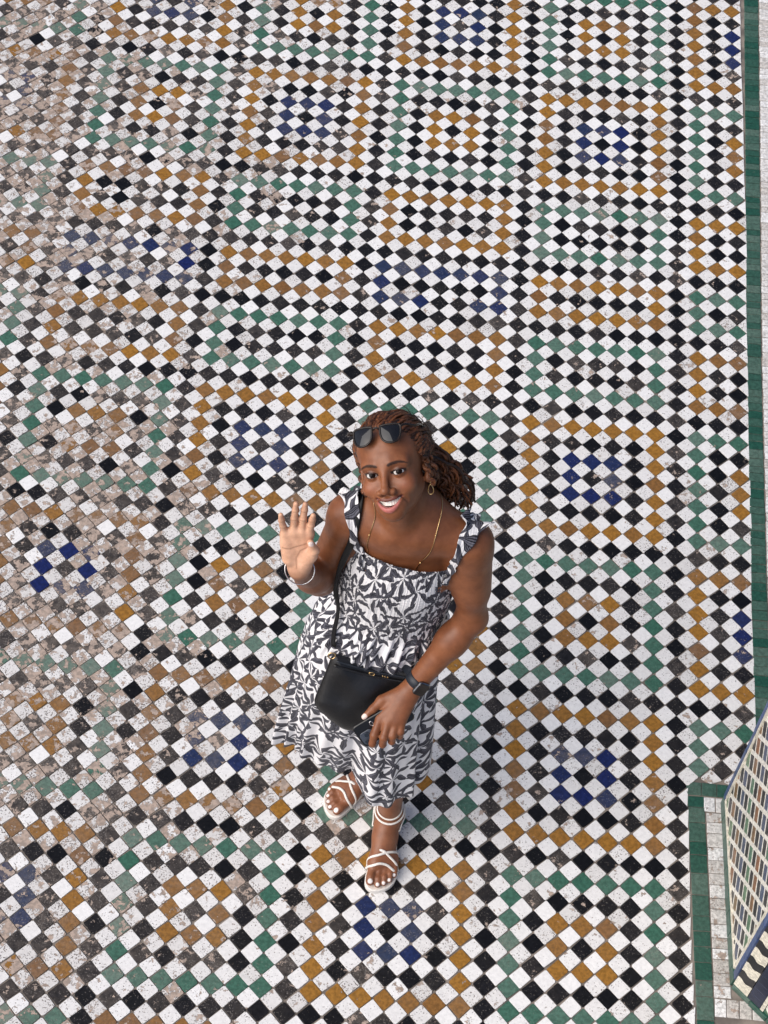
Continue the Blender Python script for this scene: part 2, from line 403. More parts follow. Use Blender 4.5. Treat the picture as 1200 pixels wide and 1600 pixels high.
# lattice tiles share two lozenge meshes in face coordinates
PA, PHH = 0.0265, 0.0345            # half pitch along the base and up
GREENS = ['sage', 'brown', 'slate', 'sage', 'brown', 'slate']
def lattice(fk, a0, a1, h0, h1):
    A_, B_ = corners[fk], corners[(fk + 1) % 8]; da = (B_ - A_).normalized(); nn = Vector((da.y, -da.x, 0))
    if nn.dot(A_ - ctr) < 0: nn = -nn
    def clip(poly):
        def cut(pl, f):
            out = []
            for k in range(len(pl)):
                p, q = pl[k], pl[(k + 1) % len(pl)]; fp, fq = f(p), f(q)
                if fp >= 0: out.append(p)
                if fp * fq < 0: s = fp / (fp - fq); out.append((p[0] + (q[0] - p[0]) * s, p[1] + (q[1] - p[1]) * s))
            return out
        for f in (lambda p: p[0] - a0, lambda p: a1 - p[0], lambda p: p[1] - h0, lambda p: h1 - p[1]):
            poly = cut(poly, f)
            if len(poly) < 3: return None
        return poly
    E1, E2 = np.array([-0.034, 0.0442]), np.array([0.0270, 0.0351])
    face_piece('cream_panel', 'lattice_white', fk, [(a0, h0), (a1, h0), (a1, h1), (a0, h1)], -0.012, -0.0012, bev=0.0004)
    for m in range(-28, 40):
        for n_ in range(-16, 24):
            c = np.array([a0, h0]) + E1 * n_ + E2 * m
            if not (a0 - .05 < c[0] < a1 + .05 and h0 - .05 < c[1] < h1 + .05): continue
            kind = 'jet' if m % 2 else GREENS[(m // 2 + (n_ // 3)) % 6]
            for s0, s1, kd in ((-.37, .37, kind),):
                poly = [tuple(c + E1 * x_ + E2 * y_) for x_, y_ in ((s0, -.33), (s1, -.33), (s1, .33), (s0, .33))]
                poly = clip(poly)
                if not poly: continue
                xs = [s[0] for s in poly]; zs = [s[1] for s in poly]
                if (max(xs) - min(xs)) < 0.007 or (max(zs) - min(zs)) < 0.007: continue
                face_piece({'jet': 'black_lozenge_tile', 'sage': 'green_lozenge_tile', 'brown': 'brown_lozenge_tile', 'slate': 'blue_lozenge_tile', 'lattice_white': 'cream_lozenge_tile'}[kd], kd, fk, poly, -0.010, 0.0 + rp.gauss(0, 0.0002), bev=0.0005, tint=rp.random())
def trim_v(name, mat, fk, a0, a1, h0, h1, hmin, hmax, proud=0.002):
    h = h0
    while h < h1 - 0.005:
        dh = min(rp.uniform(hmin, hmax), h1 - h)
        face_piece(name, mat, fk, [(a0, h + .0006), (a1, h + .0006), (a1, h + dh - .0006), (a0, h + dh - .0006)], -0.010, proud + rp.gauss(0, .0004), w=0.2, tint=rp.random()); h += dh
def trim_h(name, mat, fk, a0, a1, h0, h1, lmin, lmax, proud=0.004):
    a = a0
    while a < a1 - 0.004:
        dl = min(rp.uniform(lmin, lmax), a1 - a)
        face_piece(name, mat, fk, [(a + .0006, h0), (a + dl - .0006, h0), (a + dl - .0006, h1), (a + .0006, h1)], -0.012, proud + rp.gauss(0, .0004), w=0.25, tint=rp.random()); a += dl
for fk, lim in ((0, 0.42), (1, 0.36)):
    if fk == 0:
        trim_h('green_base_tile', 'edge_green', fk, 0.0, side - 0.002, 0.0, 0.045, 0.05, 0.09)
        face_piece('cream_fillet', 'cream', fk, [(0.016, 0.047), (side - 0.03, 0.047), (side - 0.03, 0.058), (0.016, 0.058)], -0.01, 0.0028)
        trim_v('navy_corner_tile', 'edge_blue', fk, 0.0, 0.013, 0.047, PH - 0.01, 0.08, 0.14, 0.003)
        face_piece('cream_fillet', 'cream', fk, [(0.014, 0.06), (0.024, 0.06), (0.024, PH - 0.01), (0.014, PH - 0.01)], -0.01, 0.0022)
        lattice(fk, 0.025, side - 0.036, 0.06, 0.56)
        face_piece('cream_fillet', 'cream', fk, [(side - 0.035, 0.06), (side - 0.022, 0.06), (side - 0.022, PH - 0.01), (side - 0.035, PH - 0.01)], -0.01, 0.0022)
        trim_v('blue_corner_tile', 'edge_blue', fk, side - 0.021, side - 0.001, 0.047, PH - 0.01, 0.05, 0.09, 0.003)
    else:
        trim_h('green_base_tile', 'edge_green', fk, 0.002, side, 0.0, 0.026, 0.048, 0.06)
        # wavy band: black pieces with rippled edges between cream ones
        h = 0.0275; k = 0
        def wave(a, ph): return 0.0055 * math.sin(a / 0.046 * 2 * math.pi * 1.25 + ph)
        while h < 0.6:
            dh = 0.047 if k % 2 else 0.056
            n = 9; lo = [(0.002 + 0.046 * s / n, h + (wave(0.046 * s / n, 0.4) if k else 0)) for s in range(n + 1)]
            hi = [(0.002 + 0.046 * s / n, h + dh - 0.001 + wave(0.046 * s / n, 0.4)) for s in range(n + 1)]
            face_piece('black_wave_tile' if k % 2 else 'cream_wave_tile', 'jet' if k % 2 else 'cream', fk, lo + hi[::-1], -0.01, 0.0015, bev=0.0004, tint=0.2)
            h += dh; k += 1
        trim_v('navy_trim_tile', 'navy', fk, 0.050, 0.090, 0.029, 0.6, 0.03, 0.05, 0.002)
        face_piece('cream_fillet', 'cream', fk, [(0.091, 0.029), (0.101, 0.029), (0.101, PH - 0.01), (0.091, PH - 0.01)], -0.01, 0.0022)
        lattice(fk, 0.102, 0.30, 0.03, 0.4)
# ------------------------------------------------------------------ signed-distance sculpting
class Sculpt:
    def __init__(s): s.ops = []
    def add(s, fn, c, R, k, mode='u'): s.ops.append((fn, np.array(c, np.float32), float(R), float(k), mode))
    def rc(s, a, b, ra, rb, k=0.02, mode='u'):
        a = np.array(a, np.float32); b = np.array(b, np.float32); ba = b - a; l2 = float(ba @ ba) + 1e-9
        def fn(P):
            d = P - a; t = np.clip((d @ ba) / l2, 0, 1); return np.linalg.norm(d - t[..., None] * ba, axis=-1) - (ra + (rb - ra) * t)
        s.add(fn, (a + b) / 2, math.sqrt(l2) / 2 + max(ra, rb), k, mode)
    def el(s, c, r, k=0.02, mode='u', axes=None):
        c = np.array(c, np.float32); r = np.array(r, np.float32); ax = None if axes is None else np.array(axes, np.float32)
        def fn(P):
            q = P - c
            if ax is not None: q = q @ ax.T
            k0 = np.linalg.norm(q / r, axis=-1); k1 = np.linalg.norm(q / (r * r), axis=-1) + 1e-9
            return k0 * (k0 - 1) / k1
        s.add(fn, c, r.max(), k, mode)
    def ev(s, X, cen, half):
        """X (nb, n, 3) points in blocks with centres cen and half diagonal half"""
        D = np.full(X.shape[:2], 1.0, np.float32)
        for fn, c, R, k, mode in s.ops:
            m = np.linalg.norm(cen - c, axis=1) < R + half + 0.03 + k
            if not m.any(): continue
            d = fn(X[m]).astype(np.float32); a = D[m]
            if mode == 'u':
                h = np.clip(k - np.abs(a - d), 0, None) / k; D[m] = np.minimum(a, d) - h * h * k * 0.25
            else:
                d = -d; h = np.clip(k - np.abs(a - d), 0, None) / k; D[m] = np.maximum(a, d) + h * h * k * 0.25
        return D
    def mesh(s, lo, hi, h):
        lo = np.array(lo, np.float32); B = 8; bs = B * h
        nb = np.ceil((np.array(hi) - lo) / bs).astype(int)
        g = np.stack(np.meshgrid(*[np.arange(n) for n in nb], indexing='ij'), -1).reshape(-1, 3)
        cen = lo + (g + 0.5) * bs; half = bs * 0.87
        d = np.concatenate([s.ev(cen[k:k + 4000, None, :].astype(np.float32), cen[k:k + 4000], 0.0)[:, 0] for k in range(0, len(cen), 4000)])
        keep = np.abs(d) < half * 1.15; g = g[keep]; cen = cen[keep]
        loc = np.stack(np.meshgrid(*[np.arange(B + 1)] * 3, indexing='ij'), -1).reshape(-1, 3)
        Vs, Cs, Es = [], [], []
        N = nb * B + 3; lin = lambda c: (c[..., 0].astype(np.int64) * N[1] + c[..., 1]) * N[2] + c[..., 2]
        cl = np.stack(np.meshgrid(*[np.arange(B)] * 3, indexing='ij'), -1).reshape(-1, 3)
        off = np.array([(0, 0, 0), (1, 0, 0), (0, 1, 0), (1, 1, 0), (0, 0, 1), (1, 0, 1), (0, 1, 1), (1, 1, 1)])
        eds = [(0, 1), (2, 3), (4, 5), (6, 7), (0, 2), (1, 3), (4, 6), (5, 7), (0, 4), (1, 5), (2, 6), (3, 7)]
        for k in range(0, len(g), 700):
            gb = g[k:k + 700]; X = (lo + (gb[:, None, :] * B + loc[None]) * h).astype(np.float32)
            D = s.ev(X, cen[k:k + 700], half).reshape(-1, B + 1, B + 1, B + 1)
            cv = np.stack([D[:, o[0]:o[0] + B, o[1]:o[1] + B, o[2]:o[2] + B].reshape(len(gb), -1) for o in off], -1)
            act = (cv.min(-1) < 0) & (cv.max(-1) >= 0)
            bi, ci = np.nonzero(act); v = cv[bi, ci]; cell = gb[bi] * B + cl[ci]
            acc = np.zeros((len(v), 3), np.float32); cnt = np.zeros(len(v), np.float32)
            for a, b in eds:
                x = (v[:, a] < 0) != (v[:, b] < 0); t = v[:, a] / (v[:, a] - v[:, b] + 1e-12)
                p = off[a] + t[:, None] * (off[b] - off[a]); acc[x] += p[x]; cnt[x] += 1
            Vs.append(lo + (cell + acc / np.maximum(cnt, 1)[:, None]) * h); Cs.append(cell)
            Es.append(np.stack([(v[:, 0] < 0) * 1 + ((v[:, 0] < 0) != (v[:, b] < 0)) * 2 for b in (1, 2, 4)], -1))
        Vv = np.concatenate(Vs); Cc = np.concatenate(Cs); Ee = np.concatenate(Es)
        ids = lin(Cc); so_ = np.argsort(ids); sid = ids[so_]
        def look(c):
            q = lin(c); p = np.clip(np.searchsorted(sid, q), 0, len(sid) - 1); return np.where(sid[p] == q, so_[p], -1)
        F = []
        for ax in range(3):
            e = Ee[:, ax]; m = e >= 2; c = Cc[m]; ins = (e[m] & 1) == 1
            u, w = np.zeros(3, int), np.zeros(3, int); u[(ax + 1) % 3] = 1; w[(ax + 2) % 3] = 1
            q = np.stack([look(c), look(c - u), look(c - u - w), look(c - w)], -1); ok = (q >= 0).all(-1)
            q = q[ok]; ins = ins[ok]; q[~ins] = q[~ins][:, ::-1]; F.append(q)
        return Vv, np.concatenate(F)

A3 = lambda *p: np.array(p, np.float64)
# camera-independent head frame: she looks up and to her right, head tipped back
r_ = A3(0.99542, 0.08010, 0.05213); u_ = A3(-0.09556, 0.83668, 0.53929); t_ = A3(-0.00042, -0.54180, 0.84051)
al, be, ro = math.radians(15), math.radians(10), math.radians(8)
Fh = math.cos(be) * (math.cos(al) * t_ - math.sin(al) * r_) - math.sin(be) * u_
L0 = math.cos(al) * r_ + math.sin(al) * t_; L0 -= Fh * (L0 @ Fh); L0 /= np.linalg.norm(L0)
U0 = np.cross(Fh, L0); U0 = U0 if U0 @ u_ > 0 else -U0
Lh = L0 * math.cos(ro) + U0 * math.sin(ro); Uh = U0 * math.cos(ro) - L0 * math.sin(ro)
HS = 0.92
HC = A3(-0.0635, 0.0725, 1.5095)
HM = np.stack([Lh, Fh, Uh])
def HL(*p): return HC + HS * (p[0] * Lh + p[1] * Fh + p[2] * Uh)
S = Sculpt()
def hrc(a, b, ra, rb, k, mode='u'): S.rc(HL(*a), HL(*b), ra * HS, rb * HS, k * HS, mode)
def hel(c, r, k, mode='u'): S.el(HL(*c), np.array(r) * HS, k * HS, mode, HM)

# torso, mostly under the dress
S.el((-0.022, 0.062, 1.235), (0.112, 0.080, 0.17), 0.03)
S.el((-0.034, 0.058, 1.08), (0.100, 0.075, 0.14), 0.05)
S.el((-0.040, 0.045, 0.90), (0.112, 0.085, 0.12), 0.05)
S.el((-0.072, 0.008, 1.205), (0.048, 0.036, 0.05), 0.03); S.el((0.030, 0.002, 1.20), (0.048, 0.036, 0.05), 0.03)
for sx, sh, nk in ((-1, (-0.146, 0.062, 1.325), (-0.075, 0.078, 1.392)), (1, (0.113, 0.036, 1.308), (0.004, 0.070, 1.385))):
    S.rc((-0.036, 0.075, 1.400), nk, 0.044, 0.030, 0.03); S.rc(nk, sh, 0.031, 0.039, 0.035)
    S.rc((-0.03 + sx * 0.03, 0.032, 1.335), (sh[0] - sx * .006, sh[1] + .006, sh[2]), 0.039, 0.033, 0.04)                      # upper chest
    S.rc((-0.036 + sx * 0.016, 0.004, 1.352), (sh[0] - sx * 0.03, sh[1] - 0.012, sh[2] + 0.022), 0.008, 0.008, 0.022)   # collarbone
S.rc((-0.037, 0.070, 1.375), HL(0, -0.018, -0.045), 0.047, 0.043, 0.026)
S.rc((-0.040, 0.03, 1.375), HL(0, 0.012, -0.070), 0.028, 0.024, 0.02)
# legs and arms
KN = {'L': (0.004, -0.035, 0.47), 'R': (-0.072, 0.075, 0.47)}; AN = {'L': (0.0135, -0.052, 0.095), 'R': (-0.012, 0.125, 0.095)}
for k_, hip in (('L', (0.002, 0.035, 0.86)), ('R', (-0.098, 0.045, 0.86))):
    S.rc(hip, KN[k_], 0.068, 0.044, 0.03); kn = A3(*KN[k_]); an = A3(*AN[k_])
    S.rc(kn, an + (an - kn) * -0.02, 0.045, 0.0285, 0.03); mid = kn + (an - kn) * 0.3 + A3(0, 0.018, 0)
    S.rc(mid, kn + (an - kn) * 0.55 + A3(0, 0.01, 0), 0.042, 0.034, 0.03)
    S.el(an + A3(-0.022, 0.0, 0.005), (0.012, 0.014, 0.014), 0.02); S.el(an + A3(0.022, 0.0, 0.0), (0.012, 0.014, 0.014), 0.02)
SHR, ELR, WRR = A3(-0.146, 0.062, 1.325), A3(-0.203, 0.044, 1.092), A3(-0.242, -0.053, 1.280)
SHL, ELL, WRL = A3(0.113, 0.036, 1.308), A3(0.139, -0.003, 1.063), A3(0.027, -0.098, 0.897)
S.rc(SHR, ELR, 0.0425, 0.036, 0.03); S.rc(ELR, ELR + (WRR - ELR) * 0.35, 0.038, 0.038, 0.02); S.rc(ELR + (WRR - ELR) * 0.3, WRR, 0.037, 0.0235, 0.02)
S.rc(SHL, ELL, 0.041, 0.0325, 0.03); S.rc(SHL + A3(.002, -.004, -.04), SHL + (ELL - SHL) * 0.6, 0.040, 0.036, 0.03)
S.rc(ELL, ELL + (WRL - ELL) * 0.35, 0.0335, 0.0345, 0.02); S.rc(ELL + (WRL - ELL) * 0.3, WRL, 0.0335, 0.0235, 0.02)
# her right hand, raised with the palm open
hS = r_; hH = 0.8 * u_ + 0.6 * t_; hN = 0.8 * t_ - 0.6 * u_
def HR(s, h, n=0.0): return WRR + hS * s + hH * h + hN * n
fingersR = [[(-.026, .092, 0), (-.030, .118, .004), (-.0325, .136, .008), (-.033, .153, .013)],
            [(-.009, .100, 0), (-.006, .138, .004), (-.003, .162, .008), (-.001, .182, .013)],
            [(.008, .100, 0), (.012, .137, .004), (.0155, .162, .008), (.018, .181, .013)],
            [(.0225, .094, 0), (.0275, .120, .005), (.031, .138, .010), (.0335, .153, .015)]]
for n, fg in enumerate(fingersR):
    rad = [(.0078, .0070, .0064, .0052), (.0084, .0076, .0070, .0056), (.0086, .0077, .0070, .0056), (.0084, .0076, .0070, .0056)][n]
    for a in range(3): S.rc(HR(*fg[a]), HR(*fg[a + 1]), rad[a], rad[a + 1], 0.004)
    S.rc(HR(*(np.array(fg[0]) * (0.35, 0.15, 1))), HR(*fg[0]), .0145, .0108, 0.012)
S.rc(HR(-.020, .035, .005), HR(-.026, .072, .005), .015, .011, 0.012)
S.rc(HR(.010, .018, .006), HR(.026, .047, .012), .017, .0135, 0.012)
S.rc(HR(.026, .047, .012), HR(.034, .066, .020), .0125, .0105, 0.008); S.rc(HR(.034, .066, .020), HR(.027, .089, .024), .0100, .0075, 0.004)
# her left hand closed round the phone
mcpL = [(-.040, -.165, .853), (-.021, -.173, .855), (-.004, -.171, .856), (.009, -.166, .858)]
pipL = [(-.050, -.200, .836), (-.028, -.205, .838), (-.008, -.199, .840), (.008, -.189, .843)]
dipL = [(-.052, -.211, .815), (-.029, -.211, .815), (-.009, -.203, .819), (.008, -.190, .824)]
tipL = [(-.050, -.207, .799), (-.026, -.203, .801), (-.008, -.195, .805), (.008, -.183, .811)]
for n in range(4):
    q = .0093 - .0006 * (n == 3)
    S.rc(WRL + A3(-.005, -.012, -.004) + A3(.009, .004, 0) * (n - 1.5) * 0.7, mcpL[n], .0155, .0115, 0.012)
    S.rc(mcpL[n], pipL[n], q + .001, q, 0.005); S.rc(pipL[n], dipL[n], q, q - .0012, 0.004); S.rc(dipL[n], tipL[n], q - .0012, q - .0025, 0.004)
S.rc(WRL + A3(-.016, -.010, -.006), (-.040, -.130, .872), .0155, .0125, 0.012); S.rc((-.040, -.130, .872), (-.058, -.148, .862), .0115, .0095, 0.006); S.rc((-.058, -.148, .862), (-.076, -.163, .848), .0093, .0068, 0.004)
# feet
NAILS = []
def foot(heel, fx_, fy_, side):
    f = A3(fx_, fy_, 0); f /= np.linalg.norm(f); s = A3(-f[1], f[0], 0) if side > 0 else A3(f[1], -f[0], 0)   # s = lateral
    h = A3(heel[0], heel[1], 0.0)
    T = lambda a, b, z: h + f * a + s * b + A3(0, 0, z)
    S.rc(T(.030, 0, .052), T(.036, 0, .075), .030, .031, 0.02); S.rc(T(.045, 0, .085), T(.105, -.002, .062), .031, .030, 0.025)
    S.rc(T(.04, .004, .045), T(.165, .014, .036), .024, .018, 0.02); S.rc(T(.09, -.006, .06), T(.175, -.014, .040), .027, .021, 0.02)
    S.rc(T(.17, -.018, .036), T(.168, .024, .033), .019, .015, 0.015)
    for (a, b, rr) in ((.236, -.0245, .0118), (.238, -.0045, .0086), (.231, .0105, .0082), (.220, .0235, .0078), (.204, .0345, .0074)):
        S.rc(T(a - .055, b * .92, .034), T(a - .022, b, .035), rr + .001, rr * .92, 0.006); S.rc(T(a - .022, b, .035), T(a - rr, b * 1.0, .021 + rr), rr * .95, rr, 0.004)
        NAILS.append((T(a - rr * .62, b, .021 + rr * 1.90), rr * .58))
    return T
FTL = foot((0.0155, 0.005), -0.05, -0.999, 1); FTR = foot((0.0115, 0.150), -0.68, -0.73, -1)

# head and face (local axes: her left, forward, up; eyes at height 0)
hel((0, -0.010, 0.035), (0.072, 0.092, 0.078), 0.02)
hel((0, 0.040, 0.048), (0.060, 0.046, 0.046), 0.03)
hel((0, 0.032, -0.026), (0.0585, 0.055, 0.066), 0.028)
hrc((0, 0.026, -0.056), (0, 0.070, -0.0885), 0.037, 0.0165, 0.026)
for s in (-1, 1):
    hrc((s * 0.043, 0.002, -0.042), (s * 0.010, 0.068, -0.0885), 0.016, 0.0125, 0.024)
    hel((s * 0.0400, 0.066, -0.031), (0.021, 0.019, 0.018), 0.022)
    hrc((s * 0.016, 0.0850, 0.020), (s * 0.044, 0.074, 0.018), 0.0070, 0.0070, 0.024)
    hel((s * 0.032, 0.103, -0.002), (0.018, 0.019, 0.0125), 0.014, 's')
hrc((0, 0.086, 0.008), (0, 0.108, -0.034), 0.0065, 0.0090, 0.013)
hel((0, 0.110, -0.0365), (0.0095, 0.0085, 0.0078), 0.006)
for s in (-1, 1): hel((s * 0.0145, 0.0985, -0.040), (0.0082, 0.0100, 0.0068), 0.006)
hel((0, 0.074, -0.068), (0.034, 0.024, 0.026), 0.02)
for s in (-1, 1): hel((s * 0.0070, 0.106, -0.0475), (0.0038, 0.0045, 0.0026), 0.003, 's')
def mt(x): return -0.0610 + 9.0 * x * x          # upper edge of the open smile
def mb(x): return -0.0745 + 26.0 * x * x          # lower edge
def mf(x): return 0.0965 - 15.0 * x * x
XS = np.linspace(-0.0325, 0.0325, 15)
for a, b in zip(XS[:-1], XS[1:]):
    wa, wb = (1 - (abs(a) / 0.036) ** 2), (1 - (abs(b) / 0.036) ** 2)
    hrc((a, mf(a) - .001, mt(a) + .0030 * wa), (b, mf(b) - .001, mt(b) + .0030 * wb), .0022 + .0026 * wa, .0022 + .0026 * wb, 0.004)
def ml(x): return -0.0745 + 21.0 * x * x          # course of the lower lip
for a, b in zip(XS[:-1], XS[1:]):
    wa, wb = max(0, 1 - (abs(a) / 0.0325) ** 2), max(0, 1 - (abs(b) / 0.0325) ** 2)
    hrc((a, mf(a) - .0005, ml(a) - .0050 * wa), (b, mf(b) - .0005, ml(b) - .0050 * wb), .0020 + .0038 * wa, .0020 + .0038 * wb, 0.004)
def mouth_gap(P):
    q = (P - HC.astype(np.float32)) @ HM.T.astype(np.float32) / HS; x, f, u = q[..., 0], q[..., 1], q[..., 2]
    d = np.maximum.reduce([u - mt(x) + 0.0002, mb(x) + 0.0002 - u, np.abs(x) - 0.031, 0.078 - f, f - 0.13]); return d * HS * 0.8
S.add(mouth_gap, HL(0, 0.095, -0.066), 0.035, 0.002, 's')
for s in (-1, 1): hrc((s * 0.0215, 0.0945, -0.044), (s * 0.0385, 0.0740, -0.066), 0.0020, 0.0020, 0.009, 's')
EYE = [(s * 0.0305, 0.0775, -0.001) for s in (-1, 1)]
ER = 0.0122
for e in EYE: hel(e, (ER + 0.0016,) * 3, 0.005)
def lid(x, e):      # almond opening: lower and upper edge at lateral offset x from the eye centre
    s = 1 if e[0] > 0 else -1; xx = x * s; q = np.clip(1 - (xx / 0.0142) ** 2, 0, None)
    return -0.0042 * q ** 0.8 + 0.07 * xx - 0.0005, 0.0036 * q ** 0.75 + 0.07 * xx + 0.0004
for e in EYE:
    def eye_gap(P, e=e):
        q = (P - HC.astype(np.float32)) @ HM.T.astype(np.float32) / HS; x = q[..., 0] - e[0]; f = q[..., 1]; u = q[..., 2] - e[2]
        lo, hi = lid(x, e); return np.maximum.reduce([u - hi, lo - u, np.abs(x) - 0.0140, (e[1] + 0.002) - f]) * HS * 0.85
    S.add(eye_gap, HL(*e), 0.025, 0.0012, 's')
for s in (-1, 1):
    hel((s * 0.0735, -0.006, -0.010), (0.0075, 0.017, 0.028), 0.006); hel((s * 0.0815, -0.002, -0.008), (0.006, 0.010, 0.018), 0.004, 's')
    hel((s * 0.072, 0.004, -0.034), (0.0065, 0.008, 0.010), 0.006)

BV, BQ = S.mesh((-0.34, -0.30, 0.0), (0.25, 0.26, 1.68), 0.00205)

# ------------------------------------------------------------------ skin colours, with shade painted into mouth and nostrils
q = (BV - HC) @ HM.T / HS; near = np.linalg.norm(q - (0, 0.03, -0.01), axis=1) < 0.16
C = np.tile(np.array([0.235, 0.088, 0.038]), (len(BV), 1))
def blend(m, col): 
    m = np.clip(m, 0, 1)[:, None]; C[:] = C * (1 - m) + np.array(col) * m
sst = lambda a, b, x: (lambda t: t * t * (3 - 2 * t))(np.clip((x - a) / (b - a), 0, 1))
# legs and forearms a little lighter, palms and soles pale
blend(0.5 * sst(0.5, 0.2, BV[:, 2]), (0.255, 0.112, 0.060))
ph = BV - WRR; s_, h_, n_ = ph @ hS, ph @ hH, ph @ hN
pm = (np.abs(s_) < 0.07) & (h_ > -0.02) & (h_ < 0.2) & (np.abs(n_) < 0.06)
ctrn = np.interp(h_, [0, .05, .1, .15, .19], [0.0, .002, .001, .006, .012])
blend(pm * sst(-0.007, 0.009, n_ - ctrn) * sst(-0.025, 0.03, h_), (0.74, 0.44, 0.29))
def crease(pts, wdt, amt):
    m = np.zeros(len(BV))
    for a, b in zip(pts[:-1], pts[1:]):
        a, b = np.array(a), np.array(b); d = np.stack([s_, h_], 1) - a; t = np.clip((d @ (b - a)) / ((b - a) @ (b - a)), 0, 1)
        m = np.maximum(m, 1 - np.linalg.norm(d - t[:, None] * (b - a), axis=1) / wdt)
    blend(pm * (n_ > 0.004) * np.clip(m, 0, 1) * amt, (0.26, 0.115, 0.065))
crease([(-.033, .070), (-.015, .068), (.005, .074), (.018, .079)], .0022, .8)
crease([(.020, .070), (.005, .062), (-.004, .045), (-.004, .02)], .0022, .7)
for fg in fingersR:
    for kk in (1, 2): crease([(fg[kk][0] - .007, fg[kk][1]), (fg[kk][0] + .007, fg[kk][1])], .0022, .55)
blend((np.linalg.norm(BV - HR(.0285, .090, .0315), axis=1) < .0062) * 1.0, (0.85, 0.72, 0.66))
for p_, r0 in NAILS: blend(sst(r0 * 1.08, r0 * .8, np.linalg.norm((BV - p_) * (1, 1, 0.8), axis=1)), (0.86, 0.84, 0.82))
for n in range(4): blend(sst(.0085, .0065, np.linalg.norm(BV - (A3(*tipL[n]) + A3(-.002, -.006, -.001)), axis=1)), (0.72, 0.52, 0.45))
blend(sst(.009, .007, np.linalg.norm(BV - A3(-.077, -.167, .855), axis=1)), (0.80, 0.66, 0.60))
x, f, u = q[:, 0], q[:, 1], q[:, 2]; front = near & (f > 0.03)
blend(front * 0.35 * np.exp(-((x / 0.05) ** 2 + ((u + 0.02) / 0.05) ** 2)), (0.35, 0.138, 0.062))
blend(front * 0.45 * np.exp(-(((np.abs(x) - 0.042) / 0.016) ** 2 + ((u + 0.031) / 0.014) ** 2)), (0.35, 0.125, 0.070))
# lips
xm = np.clip(1 - (x / 0.032) ** 2, 0, 1)
up = front * (f > mf(x) - 0.012) * sst(mt(x) + 0.0080 * xm ** .7 + .0010, mt(x) + 0.0060 * xm ** .7, u) * (u > ml(x) - .001) * (u > mt(x) - .003) * (np.abs(x) < 0.031) * (f > 0.074)
lo_ = front * (f > mf(x) - 0.012) * sst(ml(x) - 0.0125 * xm - .0010, ml(x) - 0.0105 * xm, u) * sst(mb(x) + 0.004, mb(x) + 0.0015, u) * (u < mt(x) - .001) * (np.abs(x) < 0.0285) * (f > 0.074)
blend(up * .85, (0.155, 0.045, 0.036)); blend(lo_ * .95 * sst(.0300, .020, np.abs(x)), (0.47, 0.150, 0.135))
blend(near * (f > 0.055) * (f < 0.088) * (np.abs(x) < .028) * (u < mt(x)) * (u > mb(x)) * 1.0, (0.05, 0.012, 0.012))  # shade inside the open mouth, painted as dark colour
# brows, lashes, darker upper lids; nostril shade painted into the colour
for e in EYE:
    s = 1 if e[0] > 0 else -1; ax_ = x * s
    yb = np.interp(ax_, [0.012, 0.022, 0.036, 0.047, 0.054], [0.0172, 0.0200, 0.0215, 0.0185, 0.0140]); th = np.interp(ax_, [0.010, 0.014, 0.03, 0.045, 0.054], [0, 0.0030, 0.0030, 0.0020, 0.0003])
    blend(front * (ax_ > 0.011) * (ax_ < 0.054) * sst(th + .0015, th - .0005, np.abs(u - yb)) * .92, (0.018, 0.009, 0.006))
    lo, hi = lid(x - e[0], e); uu = u - e[2]; nx = np.abs(x - e[0])
    blend(front * (f > 0.06) * (nx < 0.0168) * sst(.0040, .0022, np.abs(uu - hi - .0012)) * .97, (0.010, 0.006, 0.005))
    blend(front * (f > 0.06) * (nx < 0.0155) * sst(.0026, .0012, np.abs(uu - lo + .0004)) * .75, (0.03, 0.014, 0.010))
    blend(front * (f > 0.06) * .4 * np.exp(-((x - e[0]) / .016) ** 2 - ((uu - .008) / .007) ** 2) * 1.5, (0.070, 0.026, 0.016))
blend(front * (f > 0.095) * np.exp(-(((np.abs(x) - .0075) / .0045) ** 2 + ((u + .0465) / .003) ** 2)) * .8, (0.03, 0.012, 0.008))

ts = NT('brown skin'); ps = ts.n('NewGeometry').outputs['Position']
vc = ts.n('VertexColor', layer_name='Col').outputs[0]
sc = ts.mix(ts.ramp(ts.noise(ps, 34, 5, 0.65), 0.3, 0.7), ts.mix(1.0, vc, (1.08, 1.06, 1.05), 'MULTIPLY'), ts.mix(1.0, vc, (0.80, 0.74, 0.72), 'MULTIPLY'))
M['skin'] = ts.P(Base_Color=sc, Roughness=ts.math('MULTIPLY_ADD', ts.noise(ps, 160, 3), 0.16, 0.33), Specular_IOR_Level=0.38, Subsurface_Weight=0.06, Subsurface_Radius=(0.9, 0.35, 0.2), Subsurface_Scale=0.006,
                 Normal=ts.bump(ts.math('ADD', ts.noise(ps, 900, 2), ts.math('MULTIPLY', ts.noise(ps, 160, 3), 1.5)), 0.16, 0.0008))
person = empty('person', (-0.02, 0.02, 0.0), 'smiling woman in a leaf print sundress, right hand raised in a wave', 'person')
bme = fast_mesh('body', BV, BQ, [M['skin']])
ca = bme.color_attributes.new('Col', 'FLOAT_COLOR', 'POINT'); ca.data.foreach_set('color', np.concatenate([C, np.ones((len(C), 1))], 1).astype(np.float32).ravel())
def child(o, parent):
    o.parent = parent; 
    if parent.type == 'EMPTY': o.matrix_parent_inverse = Matrix.Translation(-parent.location)
    return o
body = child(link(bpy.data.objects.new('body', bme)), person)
bvh_body = BVHTree.FromPolygons([tuple(v) for v in BV.astype(float)], [tuple(int(a) for a in f_) for f_ in BQ])
def snap(p, off, tree=None):
    hit = (tree or bvh_body).find_nearest(Vector(p)); return hit[0] + hit[1] * off, hit[1]

